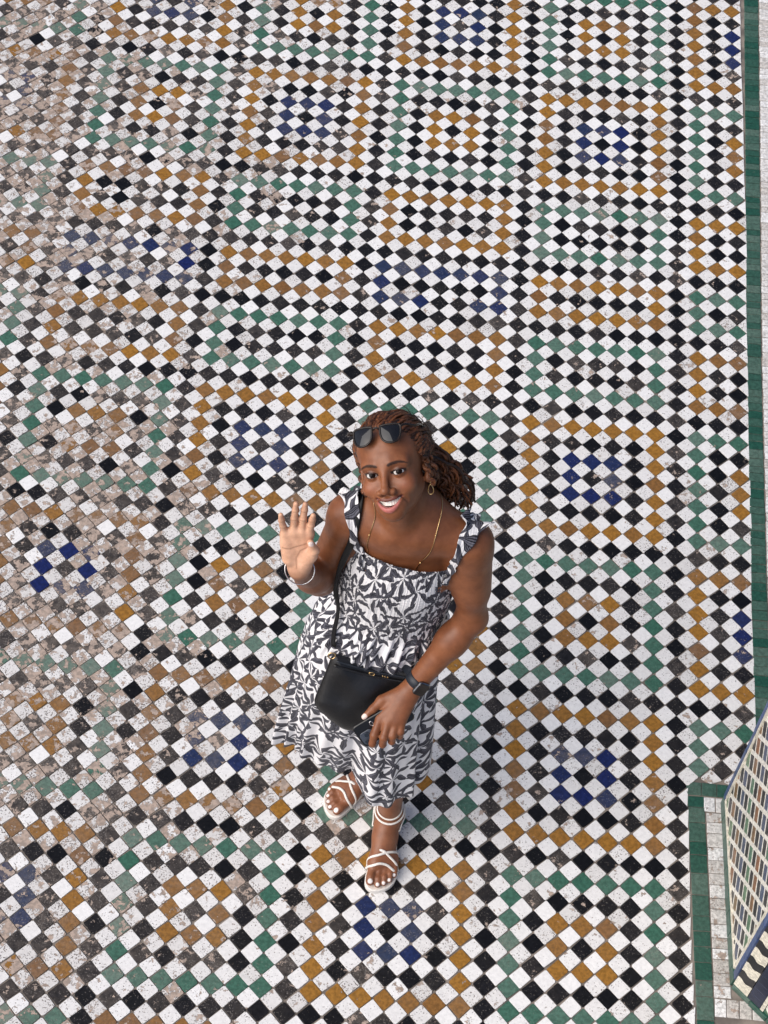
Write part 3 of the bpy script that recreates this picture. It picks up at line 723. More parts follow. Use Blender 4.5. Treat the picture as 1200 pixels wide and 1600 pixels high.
# eyes and teeth
M['sclera'] = simple('eye white', (0.62, 0.59, 0.56), 0.25, Coat_Weight=0.15, Coat_Roughness=0.05)
M['iris'] = simple('dark brown iris', (0.008, 0.004, 0.003), 0.2, Specular_IOR_Level=0.12)
for e in EYE:
    c = HL(*e); g = A3(*CAM_LOC) - c; g /= np.linalg.norm(g)
    vs, fs, mi = [], [], []
    nu, nw = 24, 24
    gx = np.cross(g, (0, 0, 1)); gx /= np.linalg.norm(gx); gy = np.cross(gx, g)
    for a in range(nw + 1):
        th_ = math.pi * a / nw * 0.999 + 0.0005
        for b in range(nu): ph_ = 2 * math.pi * b / nu; vs.append(c + ER * HS * (g * math.cos(th_) + (gx * math.cos(ph_) + gy * math.sin(ph_)) * math.sin(th_)))
    for a in range(nw):
        for b in range(nu): fs.append((a * nu + b, a * nu + (b + 1) % nu, (a + 1) * nu + (b + 1) % nu, (a + 1) * nu + b)); mi.append(1 if a < 5 else 0)
    o = mesh_obj('eye', vs, fs, [M['sclera'], M['iris']], person, True); o.data.polygons.foreach_set('material_index', mi)
M['teeth'] = simple('tooth enamel', (0.80, 0.77, 0.70), 0.2)
vs, fs = [], []
xe = np.array([-.0240, -.0205, -.0165, -.0120, -.0066, 0, .0066, .0120, .0165, .0205, .0240])
for a, b in zip(xe[:-1], xe[1:]):
    n0 = len(vs); m_ = (a + b) / 2
    for xx, ff in ((a + .00005, 0), (m_, .0007), (b - .00005, 0)):
        zt = mt(xx) + .0025 * max(0, 1 - (xx / .022) ** 2); zb = max(mb(xx) - .002, -0.0725 + 9 * xx * xx)
        fy = mf(xx) - .0060 - 7 * xx * xx + ff
        vs += [HL(xx, fy, zt), HL(xx, fy, zb + .001), HL(xx, fy - .003, zb)]
    fs += [(n0, n0 + 1, n0 + 4, n0 + 3), (n0 + 3, n0 + 4, n0 + 7, n0 + 6), (n0 + 1, n0 + 2, n0 + 5, n0 + 4), (n0 + 4, n0 + 5, n0 + 8, n0 + 7)]
mesh_obj('teeth', vs, fs, M['teeth'], person, False)
# ------------------------------------------------------------------ dress
tp = NT('leaf print cotton')
uv = tp.n('UVMap', uv_map='UVMap').outputs[0]
def leaf_layer(scale, off, nleaf, rmax, wmax, swirl):
    mp = tp.n('VectorMath', operation='MULTIPLY_ADD'); tp.set(mp.inputs[0], uv); mp.inputs[1].default_value = (scale, scale, 0); mp.inputs[2].default_value = (*off, 0)
    wz = tp.n('VectorMath', operation='MULTIPLY_ADD'); tp.set(wz.inputs[0], tp.noise(mp.outputs[0], 1.6, 2, out=1)); wz.inputs[1].default_value = (0.30, 0.30, 0); tp.set(wz.inputs[2], mp.outputs[0])
    vo = tp.n('TexVoronoi', {'Scale': 1.0, 'Randomness': 0.75}, voronoi_dimensions='2D', feature='F1'); tp.set(vo.inputs['Vector'], wz.outputs[0])
    df = tp.n('VectorMath', operation='SUBTRACT'); tp.set(df.inputs[0], wz.outputs[0]); tp.set(df.inputs[1], vo.outputs['Position'])
    sp = tp.n('SeparateXYZ'); tp.set(sp.inputs[0], df.outputs[0])
    rnd = tp.n('SeparateColor', {'Color': vo.outputs['Color']})
    r = vo.outputs['Distance']
    an = tp.math('ARCTAN2', sp.outputs[1], sp.outputs[0])
    an = tp.math('ADD', an, tp.math('MULTIPLY_ADD', rnd.outputs[0], 6.28, tp.math('MULTIPLY', r, tp.math('MULTIPLY', tp.math('SUBTRACT', rnd.outputs[1], 0.5), swirl))))
    k = nleaf / (2 * math.pi)
    ph = tp.math('SUBTRACT', tp.math('FRACT', tp.math('MULTIPLY', an, k)), 0.5)
    idx = tp.math('FLOOR', tp.math('MULTIPLY', an, k))
    lr = tp.n('TexWhiteNoise', noise_dimensions='2D'); cx_ = tp.n('CombineXYZ', {'X': idx, 'Y': rnd.outputs[2]}); tp.set(lr.inputs['Vector'], cx_.outputs[0])
    R = tp.math('MULTIPLY_ADD', lr.outputs[0], rmax * 0.35, rmax * 0.75)
    rr = tp.math('DIVIDE', r, R)
    qd = tp.math('MULTIPLY', tp.math('ABSOLUTE', ph), tp.math('MULTIPLY', r, 2 * math.pi / nleaf))      # distance from the midrib
    prof = tp.math('MULTIPLY', tp.math('POWER', tp.math('MAXIMUM', rr, 0.001), 1.35), tp.math('SUBTRACT', 1.0, tp.math('MINIMUM', rr, 1.0)))
    w = tp.math('MULTIPLY', prof, wmax)
    inside = tp.ramp(tp.math('SUBTRACT', w, qd), -0.004, 0.006)
    q01 = tp.math('DIVIDE', qd, tp.math('MAXIMUM', w, 0.002))
    edge = tp.ramp(q01, 0.55, 0.92)
    rib = tp.ramp(q01, 0.16, 0.05)
    hat = tp.math('SINE', tp.math('ADD', tp.math('MULTIPLY', q01, 15.0), tp.math('MULTIPLY', r, 7.0)))
    shade = tp.math('MULTIPLY_ADD', hat, 0.38, tp.math('MULTIPLY_ADD', tp.math('GREATER_THAN', ph, 0.0), 0.30, 0.30))
    dark = tp.math('MAXIMUM', tp.math('MAXIMUM', edge, rib), shade, clamp=True)
    return inside, dark
i1, d1_ = leaf_layer(10.0, (0.3, 0.7), 7, 0.82, 0.41, 1.5)
i2, d2_ = leaf_layer(11.0, (7.3, 4.1), 6, 0.66, 0.38, -1.8)
whitec = (0.80, 0.79, 0.80)
ink = lambda d: tp.mix(d, (0.13, 0.13, 0.16), (0.005, 0.005, 0.010))
pc = tp.mix(i2, whitec, ink(d2_)); halo = tp.ramp(i1, 0.02, 0.12); pc = tp.mix(i1, pc, ink(d1_))
su = tp.n('SeparateXYZ'); tp.set(su.inputs[0], uv)
smk = tp.ramp(su.outputs[1], 0.985, 1.02)        # shirred bodice above the waist
wv = tp.math('SINE', tp.math('ADD', tp.math('MULTIPLY', su.outputs[0], 900.0), tp.math('MULTIPLY', tp.noise(uv, 90, 3), 9.0)))
rows = tp.math('SINE', tp.math('MULTIPLY', su.outputs[1], 700.0))
hgt = tp.math('ADD', tp.math('MULTIPLY', smk, tp.math('ADD', wv, tp.math('MULTIPLY', rows, 0.8))), tp.math('MULTIPLY', tp.noise(uv, 45, 4), 1.2))
M['print'] = tp.P(Base_Color=pc, Roughness=0.8, Normal=tp.bump(hgt, 0.30, 0.0016), Specular_IOR_Level=0.2, Sheen_Weight=0.1)

Zk = [0.30, 0.50, 0.70, 0.80, 0.90, 0.95, 1.00, 1.05, 1.12, 1.20, 1.28]
Ak = [.188, .178, .166, .160, .152, .140, .126, .127, .129, .126, .119]
Xk = [-.096, -.092, -.085, -.078, -.064, -.052, -.040, -.037, -.030, -.024, -.014]
Yk = [.020, .030, .036, .040, .046, .050, .055, .058, .060, .062, .062]
Fk = [.130, .134, .130, .126, .122, .120, .106, .110, .114, .110, .091]
Bk = [.140, .140, .135, .130, .122, .115, .105, .100, .095, .092, .088]
def ipl(K, z):   # smooth interpolation
    zz = np.asarray(z); return (np.interp(zz - .02, Zk, K) + np.interp(zz, Zk, K) * 2 + np.interp(zz + .02, Zk, K)) / 4
yaw = math.radians(5); LV = np.array([math.cos(yaw), -math.sin(yaw)]); FV = np.array([-math.sin(yaw), -math.cos(yaw)])
NTH, NV = 420, 230
th = np.linspace(-math.pi / 2, 1.5 * math.pi, NTH + 1); vv = np.linspace(0, 1, NV)
TH, VV = np.meshgrid(th, vv)
ztop = np.interp(np.arctan2(np.sin(TH), np.cos(TH)), [-math.pi, -2.4, -math.pi / 2, -.7, 0.0, 0.32, 0.5, 1.0, math.pi / 2, 2.0, 2.55, 2.8, math.pi],
                 [1.205, 1.205, 1.20, 1.195, 1.200, 1.235, 1.252, 1.272, 1.286, 1.286, 1.272, 1.245, 1.205])
hem_w = 0.006 * np.sin(TH * 5 + 1) + 0.004 * np.sin(TH * 11)
zhem = 0.322 + hem_w + 0.012 * np.cos(TH - math.pi)
def dress_pos(TH, ZZ, extra=0.0):
    a, cx, cy, bf, bb = [ipl(K, ZZ) for K in (Ak, Xk, Yk, Fk, Bk)]
    fold = np.clip((0.99 - ZZ) / 0.66, 0, 1)
    f = (np.sin(7 * TH + 0.5 + 1.2 * ZZ) * .9 + np.sin(11 * TH + 2.1 - 2 * ZZ) * .8 + np.sin(17 * TH + 4.0 + 3 * ZZ) * .55 + np.sin(26 * TH + 1.0 + 2 * ZZ) * .25)
    ca = np.cos(TH); left = sst(-0.2, -0.95, ca)
    f2 = np.sin(19 * TH + 2.2 + 2.4 * ZZ) + 0.5 * np.sin(31 * TH + ZZ * 3)
    gath = np.exp(-((ZZ - 0.945) / 0.055) ** 2) * (np.sin(38 * TH + 5 * np.sin(3 * TH) + 8 * ZZ) * .0052 + np.sin(57 * TH + 2) * .0024 + np.sin(ZZ * 150 + 6 * np.sin(7 * TH)) * .0022)
    smk = sst(1.0, 1.03, ZZ) * (np.sin(95 * TH + 7 * np.sin(5 * TH)) * .0007)
    smk2 = sst(1.0, 1.03, ZZ) * .0010 * np.sin(ZZ * 620) + sst(1.01, .99, np.abs(ZZ - .0)) * 0
    d = fold ** 0.8 * (f * .0095 + left * f2 * .0090) + gath + smk + smk2 + extra
    # soft bust
    for bx_, s0 in ((1.15, .010), (2.05, .010)): d = d + s0 * np.exp(-((np.arctan2(np.sin(TH - bx_), np.cos(TH - bx_))) / .38) ** 2 - ((ZZ - 1.185) / .05) ** 2)
    b = np.where(np.sin(TH) > 0, bf, bb)
    X = cx + (a + d) * ca * LV[0] + (b + d) * np.sin(TH) * FV[0]; Y = cy + (a + d) * ca * LV[1] + (b + d) * np.sin(TH) * FV[1]
    # the forward knee pushes the skirt out, the side behind it hangs back
    wgt = np.clip((0.78 - ZZ) / 0.45, 0, 1) ** 1.3 * sst(0.0, 0.35, np.sin(TH))
    Y = Y + wgt * np.interp(X, [-.30, -.25, -.20, -.136, -.097, -.08, -.05, 0.0, .05, .08, .10], [.0, .03, .052, .064, .050, .012, -.022, -.030, -.034, -.04, -.03])
    return X, Y
ZZ = ztop + (zhem - ztop) * VV
# blouse above the elastic
X, Y = dress_pos(TH, ZZ)
top_ruff = np.exp(-(VV / 0.006) ** 2) * (np.sin(150 * TH) * .0022 + .0018)
X2, Y2 = dress_pos(TH, ZZ, top_ruff)
DV = np.stack([X2, Y2, ZZ + top_ruff * .6], -1).reshape(-1, 3)
ii, jj = np.meshgrid(np.arange(NV - 1), np.arange(NTH), indexing='ij'); base = ii * (NTH + 1) + jj
DQ = np.stack([base, base + 1, base + NTH + 2, base + NTH + 1], -1).reshape(-1, 4)
dme = fast_mesh('dress', DV, DQ, [M['print']])
def set_uv(me, UV):
    l = me.uv_layers.new(name='UVMap'); vi = np.empty(len(me.loops), np.int32); me.loops.foreach_get('vertex_index', vi); l.data.foreach_set('uv', UV[vi].astype(np.float32).ravel())
set_uv(dme, np.stack([(TH * 0.205).ravel(), ZZ.ravel()], -1))
dress = child(link(bpy.data.objects.new('dress', dme)), person)
dress['label'] = 'white sundress printed with black palm leaves'
sm = dress.modifiers.new('cloth', 'SOLIDIFY'); sm.thickness = 0.0014; sm.offset = -1
bvh_dress = BVHTree.FromPolygons([tuple(v) for v in DV.astype(float)], [tuple(int(a) for a in f_) for f_ in DQ])
# waist tie tucks and straps
def resample(pts, n):
    pts = [Vector(p) for p in pts]; out = []
    m = len(pts) - 1
    for k in range(n):
        t = k / (n - 1) * m; i = min(int(t), m - 1); f_ = t - i
        p0, p1, p2, p3 = pts[max(i - 1, 0)], pts[i], pts[i + 1], pts[min(i + 2, m)]
        out.append(0.5 * ((2 * p1) + (p2 - p0) * f_ + (2 * p0 - 5 * p1 + 4 * p2 - p3) * f_ ** 2 + (3 * p1 - p0 - 3 * p2 + p3) * f_ ** 3))
    return out
def snap_path(pts, n, off, trees, smooth=2):
    out, nrm = [], []
    for p in resample(pts, n):
        best = None
        for tr in trees:
            h = tr.find_nearest(p)
            if h[0] is None: continue
            sd = (p - h[0]).length
            if best is None or sd < best[0]: best = (sd, h[0], h[1])
        out.append(best[1] + best[2] * off); nrm.append(best[2])
    for _ in range(smooth):
        out = [out[0]] + [(out[k - 1] + out[k] * 2 + out[k + 1]) / 4 for k in range(1, n - 1)] + [out[-1]]
        nrm = [nrm[0]] + [(nrm[k - 1] + nrm[k] * 2 + nrm[k + 1]).normalized() for k in range(1, n - 1)] + [nrm[-1]]
    return out, nrm
def ribbon(name, path, nrm, width, mat, parent, wave=None, nw=14, thick=0.0012, uvs=1.0, uvo=(0, 0)):
    n = len(path); V_, F_, UVs = [], [], []
    for k in range(n):
        t = (path[min(k + 1, n - 1)] - path[max(k - 1, 0)]).normalized(); s = t.cross(nrm[k]).normalized()
        for m in range(nw + 1):
            q = m / nw * 2 - 1; dz = wave(k / (n - 1), q) if wave else (0, 0)
            w = width(k / (n - 1), q) if callable(width) else width / 2
            V_.append(path[k] + s * (q * w + dz[0]) + nrm[k] * dz[1]); UVs.append((q * w * uvs + uvo[0], k / n * .32 * uvs + uvo[1]))
    for k in range(n - 1):
        for m in range(nw): a = k * (nw + 1) + m; F_.append((a, a + 1, a + nw + 2, a + nw + 1))
    me = fast_mesh(name, np.array([tuple(v) for v in V_]), np.array(F_), [mat]); set_uv(me, np.array(UVs))
    o = link(bpy.data.objects.new(name, me)); child(o, parent) if parent else None
    sd = o.modifiers.new('thickness', 'SOLIDIFY'); sd.thickness = thick; sd.offset = 0; return o
T2 = [bvh_body, bvh_dress]
for k_, pts in (('R', [(-.118, -.012, 1.235), (-.121, .005, 1.275), (-.132, .03, 1.33), (-.134, .07, 1.39), (-.128, .115, 1.36), (-.11, .15, 1.28), (-.095, .155, 1.19)]),
                ('L', [(.070, -.026, 1.225), (.077, -.015, 1.265), (.088, .005, 1.31), (.104, .045, 1.365), (.100, .090, 1.335), (.08, .12, 1.27), (.06, .145, 1.19)])):
    pth, nr = snap_path(pts, 90, 0.004, T2)
    sgn = -1 if k_ == 'R' else 1
    def wid(t, q): return 0.0085 + 0.0190 * math.exp(-((t - .50) / .08) ** 2) * (1.45 if q * sgn > 0 else 0.6)
    def wav(t, q, sgn=sgn):
        e = abs(q) ** 1.4; amp = 0.0030 + 0.0170 * math.exp(-((t - .50) / .09) ** 2)
        return (e * 0.35 * amp * math.sin(t * 62 + 1.7 * q), amp * e * (0.6 * math.sin(t * 75 + q * 2.2) + 0.55 * math.sin(t * 41 + q) + 0.7) + 0.003 * (1 - e))
    o = ribbon('shoulder_strap', pth, nr, wid, M['print'], dress, wav, uvs=1.2, uvo=(0.3 if sgn > 0 else 0.7, 1.2))
    o.matrix_parent_inverse = Matrix()   # the dress is parented with an offset inverse of its own

# ------------------------------------------------------------------ hair: two-strand twists over a cap
M['hair'] = None
thr_ = NT('red brown twists'); ph_ = thr_.n('NewGeometry').outputs['Position']; hr = thr_.n('Attribute', attribute_name='strand').outputs['Fac']
hc = thr_.mix(thr_.ramp(hr, 0.0, 1.0, smooth=False), (0.030, 0.011, 0.005), (0.225, 0.076, 0.026))
hc = thr_.mix(thr_.ramp(thr_.noise(ph_, 150, 3), 0.4, 0.7), hc, thr_.mix(1.0, hc, (0.45, 0.4, 0.4), 'MULTIPLY'))
M['hair'] = thr_.P(Base_Color=hc, Roughness=0.42, Specular_IOR_Level=0.45, Normal=thr_.bump(thr_.noise(ph_, 1100, 2), 0.5, 0.001))
CS = np.array([0, -0.012, 0.034]); RS = np.array([0.0765, 0.096, 0.0805])
rh = np.random.default_rng(12)
def rope(path, r0, turns_per_m=70, phase=0.0, ns=9, taper=0.25):
    P_ = np.array([tuple(p) for p in path]); n = len(P_); T_ = np.gradient(P_, axis=0); T_ /= np.linalg.norm(T_, axis=1)[:, None] + 1e-9
    L_ = np.concatenate([[0], np.cumsum(np.linalg.norm(np.diff(P_, axis=0), axis=1))])
    ref = np.array([0.3, 0.5, 0.8]); N_ = np.cross(T_, ref); N_ /= np.linalg.norm(N_, axis=1)[:, None] + 1e-9; B_ = np.cross(T_, N_)
    V_ = []
    for k in range(n):
        tp_ = 1 - taper * max(0, (k / (n - 1) - .8) / .2); tw = phase + L_[k] * turns_per_m * 2 * math.pi
        for m in range(ns):
            a = 2 * math.pi * m / ns; rr = r0 * tp_ * (1 + 0.34 * math.cos(2 * a - tw))
            V_.append(P_[k] + rr * (N_[k] * math.cos(a) + B_[k] * math.sin(a)))
    V_.append(P_[0]); V_.append(P_[-1])
    F_ = [(k * ns + m, k * ns + (m + 1) % ns, (k + 1) * ns + (m + 1) % ns, (k + 1) * ns + m) for k in range(n - 1) for m in range(ns)]
    e = (n - 1) * ns
    F_ += [(e + m, e + (m + 1) % ns, len(V_) - 1, len(V_) - 1) for m in range(ns)]
    return V_, [f_ if len(set(f_)) == 4 else f_[:3] for f_ in F_]
HVs, HFs, HAs = [], [], []
def add_rope(path, r0, **kw):
    v, f = rope(path, r0, **kw); n0 = len(HVs); HVs.extend(v); HFs.extend([tuple(n0 + a for a in q_) for q_ in f]); HAs.extend([float(np.clip(rh.normal(.5, .28), 0, 1))] * len(v))
def on_scalp(d, lift=1.0): d = np.array(d); d = d / np.linalg.norm(d / RS); return CS + d * lift
hairline = np.array([(-.074, -.020, -.012), (-.074, .012, .010), (-.070, .034, .030), (-.060, .055, .052), (-.040, .072, .069), (-.018, .080, .076), (.006, .080, .077), (.030, .076, .071), (.052, .061, .056), (.066, .038, .034), (.072, .014, .012), (.073, -.022, -.004)])
hl = resample(hairline, 100)
GD = np.array([0.040, -0.090, -0.020])
def slerp(a, b, t):
    a = a / RS; b = b / RS; a = a / np.linalg.norm(a); b = b / np.linalg.norm(b); o_ = math.acos(np.clip(a @ b, -1, 1)); return ((math.sin((1 - t) * o_) * a + math.sin(t * o_) * b) / math.sin(o_)) * RS
for layer, (lift, t0, cnt) in enumerate(((1.01, 0.0, 90), (1.040, 0.03, 84), (1.075, 0.10, 72))):
    for k in range(cnt):
        root = np.array(hl[int(k * 99 / (cnt - 1))]) - CS + rh.normal(0, .002, 3)
        side = root[0] / 0.07
        end = GD + np.array([rh.normal(0.008, .018) + 0.02 * side, rh.normal(0, .006), rh.normal(0.0, .022) - 0.018 * abs(side)])
        if side < -0.75 and layer < 2: end = np.array([-0.045 + rh.normal(0, .012), -.085, -.035 + rh.normal(0, .012)])
        way = np.array([root[0] * 1.05 + 0.012, -0.005, 0.085 - 0.35 * abs(root[0])]) * 1.0
        wob, ph0 = rh.uniform(.0015, .0035), rh.uniform(0, 6.3); path = []
        for m in range(44):
            t = t0 + (1 - t0) * m / 43; d = ((1 - t) ** 2 * root / RS + 2 * t * (1 - t) * way / RS + t * t * end / RS) * RS; li = lift + 0.03 * math.sin(math.pi * min(1, t * 1.1)) * (layer > 0) + rh.normal(0, .0015)
            if m < 4: li = 0.985 + (li - 0.985) * m / 4
            p = on_scalp(d, li) + wob * np.array([math.sin(t * 17 + ph0), 0, math.cos(t * 15 + ph0 * 2)])
            path.append(HL(*p))
        # fall behind the shoulders: most over her left, curly
        endp = path[-1]; over = side > -0.6 or rh.random() < .35
        tgt = np.array([rh.normal(.056, .026), rh.normal(.128, .016), rh.normal(1.350, .028)]) if over else np.array([rh.normal(-.085, .025), rh.normal(.17, .012), rh.normal(1.36, .03)])
        mid = (endp + tgt) / 2 + np.array([0.024, 0.014, 0.016]) + rh.normal(0, .010, 3)
        crl, fr = rh.uniform(.004, .009), rh.uniform(11, 20)
        for m in range(1, 34):
            t = m / 33; b_ = (1 - t) ** 2 * endp + 2 * t * (1 - t) * mid + t * t * tgt
            path.append(b_ + min(1, t * 3) * crl * np.array([math.sin(fr * t + ph0), math.cos(fr * t + ph0) * .7, math.sin(fr * t * .8 + 2 * ph0)]))
        P_ = np.array(path); P_[42:47] = (P_[41:46] + P_[42:47] * 2 + P_[43:48]) / 4
        add_rope(P_, rh.uniform(.0025, .0034), phase=rh.uniform(0, 6.3), turns_per_m=rh.uniform(60, 90))
        if k % 2 == 0:      # flyaway
            j0 = rh.integers(6, 50); seg = P_[j0:j0 + 22]; n_s = np.linspace(0, 1, len(seg))[:, None]; out_ = seg - HC; out_ /= np.linalg.norm(out_, axis=1)[:, None]
            add_rope(seg + out_ * (.003 + .012 * n_s * rh.random()) + np.sin(n_s * rh.uniform(6, 16) + ph0) * rh.normal(0, .003, 3), .0006, ns=4)
# short curls at the temples and behind the ear
for k in range(16):
    s = -1 if k < 9 else 1
    a = HL(s * rh.uniform(.070, .078), rh.uniform(-.035, .012), rh.uniform(-.005, .03)); b = a + (-0.030 - rh.uniform(0, .03)) * Uh + Fh * rh.uniform(-.02, .002) + Lh * s * rh.uniform(.002, .012)
    ph0 = rh.uniform(0, 6.3); path = [a + (b - a) * t + .0035 * (Lh * math.sin(t * 13 + ph0) + Fh * math.cos(t * 13 + ph0)) for t in np.linspace(0, 1, 22)]
    add_rope(path, .0038, phase=ph0, turns_per_m=60)
hair = mesh_obj('hair', HVs, HFs, M['hair'], person, True)
at_ = hair.data.attributes.new('strand', 'FLOAT', 'POINT'); at_.data.foreach_set('value', np.array(HAs, np.float32))
vs, fs = [], []
for a in range(25):
    for b in range(48):
        th_ = math.pi * a / 24; ph0 = 2 * math.pi * b / 48; d = np.array([math.sin(th_) * math.cos(ph0), math.sin(th_) * math.sin(ph0), math.cos(th_)])
        vs.append((d, CS + RS * d * 0.985))
keep = {}
V_ = []
def cap_ok(p):   # scalp behind the hairline only
    f_line = np.interp(p[2], [-.03, -.01, .012, .034, .056, .071, .077], [-.05, -.03, .012, .036, .060, .075, .081]); return p[1] < f_line - .004 and p[2] > -.05
for n, (d, p) in enumerate(vs):
    V_.append(HL(*p)); keep[n] = cap_ok(p)
for a in range(24):
    for b in range(48):
        q_ = (a * 48 + b, (a + 1) * 48 + b, (a + 1) * 48 + (b + 1) % 48, a * 48 + (b + 1) % 48)
        if all(keep[n] for n in q_): fs.append(q_)
M['cap'] = simple('dark scalp', (0.012, 0.006, 0.004), 0.7)
mesh_obj('hair_base', V_, fs, M['cap'], person, True)
# ------------------------------------------------------------------ sandals
M['sandal'] = simple('white leather', (0.78, 0.745, 0.69), 0.42, var=0.06, scale=90)
M['insole'] = simple('pale insole', (0.70, 0.62, 0.55), 0.6, var=0.08)
def tube(name, path, r, mat, parent, ns=8, closed=False, flat=1.0, nrm=None):
    P_ = np.array([tuple(p) for p in path]); n = len(P_)
    T_ = np.roll(P_, -1, 0) - np.roll(P_, 1, 0) if closed else np.gradient(P_, axis=0); T_ /= np.linalg.norm(T_, axis=1)[:, None] + 1e-9
    if nrm is None:
        ref = np.array([0.31, 0.2, 0.93]); N_ = np.cross(T_, ref)
    else: N_ = np.array([tuple(p) for p in nrm]); N_ = N_ - T_ * (N_ * T_).sum(1)[:, None]
    N_ /= np.linalg.norm(N_, axis=1)[:, None] + 1e-9; B_ = np.cross(T_, N_)
    rr = r if callable(r) else (lambda t: r)
    V_ = [P_[k] + rr(k / max(1, n - 1)) * (N_[k] * math.cos(2 * math.pi * m / ns) * flat + B_[k] * math.sin(2 * math.pi * m / ns)) for k in range(n) for m in range(ns)]
    F_ = [(k * ns + m, k * ns + (m + 1) % ns, ((k + 1) % n) * ns + (m + 1) % ns, ((k + 1) % n) * ns + m) for k in range(n if closed else n - 1) for m in range(ns)]
    if not closed: F_ += [tuple(range(ns))[::-1], tuple((n - 1) * ns + m for m in range(ns))]
    return mesh_obj(name, V_, F_, mat, parent, True)
def sandal(T):
    root = bpy.data.objects.new('sandal', None); link(root); root.parent = person; root.matrix_parent_inverse = Matrix.Translation(-person.location)
    out = [(-.012, 0), (-.008, .020), (.02, .030), (.07, .031), (.12, .036), (.165, .045), (.195, .046), (.220, .036), (.236, .016), (.244, -.008), (.2425, -.026), (.229, -.040), (.20, -.042), (.16, -.036), (.11, -.028), (.06, -.028), (.02, -.028), (-.008, -.019)]
    ol = resample([(*p, 0) for p in out + out[:1]], 73)[:-1]
    V_, F_ = [], []; n = len(ol)
    prof = ((0.0005, 0.985), (0.004, 1.0), (0.014, 1.0), (0.0178, 0.985), (0.0190, 0.93))
    for z, sc_ in prof:
        for p in ol: V_.append(T(.115 + (p.x - .115) * (1 - (1 - sc_) * .35), p.y * sc_ * .92, z))
    for k in range(len(prof) - 1): F_ += [(k * n + m, k * n + (m + 1) % n, (k + 1) * n + (m + 1) % n, (k + 1) * n + m) for m in range(n)]
    F_ += [tuple(range(n))[::-1], tuple((len(prof) - 1) * n + m for m in range(n))]
    mesh_obj('sole', V_, F_, M['sandal'], root, False)
    V_ = [T(.115 + (p.x - .115) * .965, p.y * .88, .0196) for p in ol]; mesh_obj('insole', V_, [tuple(range(n))], M['insole'], root)
    def over(a, b, lift=.05, n=26):
        """strap between two points of the sole edge, laid over the foot"""
        p0, p1 = T(*a), T(*b); pts, nr = [], []
        for k in range(n):
            t = k / (n - 1); p = p0 + (p1 - p0) * t + A3(0, 0, lift * math.sin(math.pi * t))
            h = bvh_body.find_nearest(Vector(p)); q_ = h[0] + h[1] * .0022
            w = min(1, min(t, 1 - t) * 9); pts.append(Vector(p) * (1 - w) + q_ * w); nr.append(h[1])
        for _ in range(3): pts = [pts[0]] + [(pts[k - 1] + pts[k] * 2 + pts[k + 1]) / 4 for k in range(1, n - 1)] + [pts[-1]]
        tube('strap', pts, .0034, M['sandal'], root, flat=.62, nrm=nr)
    over((.185, -.041, .017), (.190, .044, .017)); over((.178, -.039, .017), (.132, .038, .017), .045); over((.180, .044, .017), (.130, -.031, .017), .048)
    for (z0, tilt, rad) in ((.134, .25, .036), (.121, .34, .036), (.094, .60, .040)):
        pts, nr = [], []
        for k in range(40):
            a = 2 * math.pi * k / 40; p = T(.036 + .055 * math.cos(a), .055 * math.sin(a), z0 - tilt * .05 * math.cos(a) )
            h = bvh_body.find_nearest(Vector(p)); pts.append(h[0] + h[1] * .0022); nr.append(h[1])
        for _ in range(2): pts = [(pts[k - 1] + pts[k] * 2 + pts[(k + 1) % 40]) / 4 for k in range(40)]
        tube('ankle_strap', pts, .0031, M['sandal'], root, closed=True, flat=.62, nrm=nr)
    for sg in (-1, 1):
        tube('heel_strap', [T(-.004, sg * .020, .016), T(.004, sg * .027, .05), T(.018, sg * .031, .088)], .0028, M['sandal'], root)
    return root
sandal(FTL); sandal(FTR)

# ------------------------------------------------------------------ jewellery
M['gold'] = simple('gold', (0.80, 0.55, 0.26), 0.22, 1.0); M['silver'] = simple('silver', (0.82, 0.81, 0.79), 0.18, 1.0)
def offp(pts, n, off, trees): return snap_path(pts, n, off, trees)[0]
neck = bpy.data.objects.new('necklace', None); link(neck); child(neck, person)
cl = offp([(.016, .10, 1.405), (.024, .075, 1.395), (.032, .040, 1.372), (.026, .006, 1.335), (.012, -.010, 1.295), (.002, -.018, 1.262), (-.004, -.022, 1.235)], 50, .0016, [bvh_body])
cr = offp([(-.083, .09, 1.415), (-.088, .05, 1.40), (-.095, .020, 1.37), (-.102, .006, 1.335), (-.107, .002, 1.30), (-.108, -.006, 1.262)], 50, .0016, [bvh_body])
for c_ in (cl, cr): tube('chain', c_, .00085, M['gold'], neck, ns=6)
def bead(p, r, mat, parent, name='bead'):
    bm = bmesh.new(); bmesh.ops.create_icosphere(bm, subdivisions=2, radius=r); me = bpy.data.meshes.new(name); bm.to_mesh(me); bm.free(); me.materials.append(mat)
    o = bpy.data.objects.new(name, me); link(o); o.parent = parent; o.location = p; o.matrix_parent_inverse = Matrix.Translation(-person.location) if parent.type != 'EMPTY' else Matrix(); me.polygons.foreach_set('use_smooth', [True] * len(me.polygons)); return o
for c_, ks in ((cl, (20, 34)), (cr, (26,))):
    for k in ks: bead(c_[k], .0022, M['gold'], neck)
# earring: small open leaf hoop from her left ear lobe
ear = HL(0.0765, 0.004, -0.044)
ep = [ear + A3(0, -.003, -.004) + Lh * .010 * math.sin(a) * (1 - .25 * math.cos(a)) * .55 + (-Uh * .6 + A3(0, 0, -1) * .5) * (.0115 * (1 - math.cos(a))) for a in np.linspace(0, 2 * math.pi, 33)[:-1]]
er_ = bpy.data.objects.new('earring', None); link(er_); child(er_, person)
tube('hoop', ep, .0010, M['gold'], er_, ns=6, closed=True)
tube('hook', [ear + Uh * .004, ear + Fh * .002, ear + A3(0, -.003, -.004)], .0007, M['gold'], er_, ns=6)
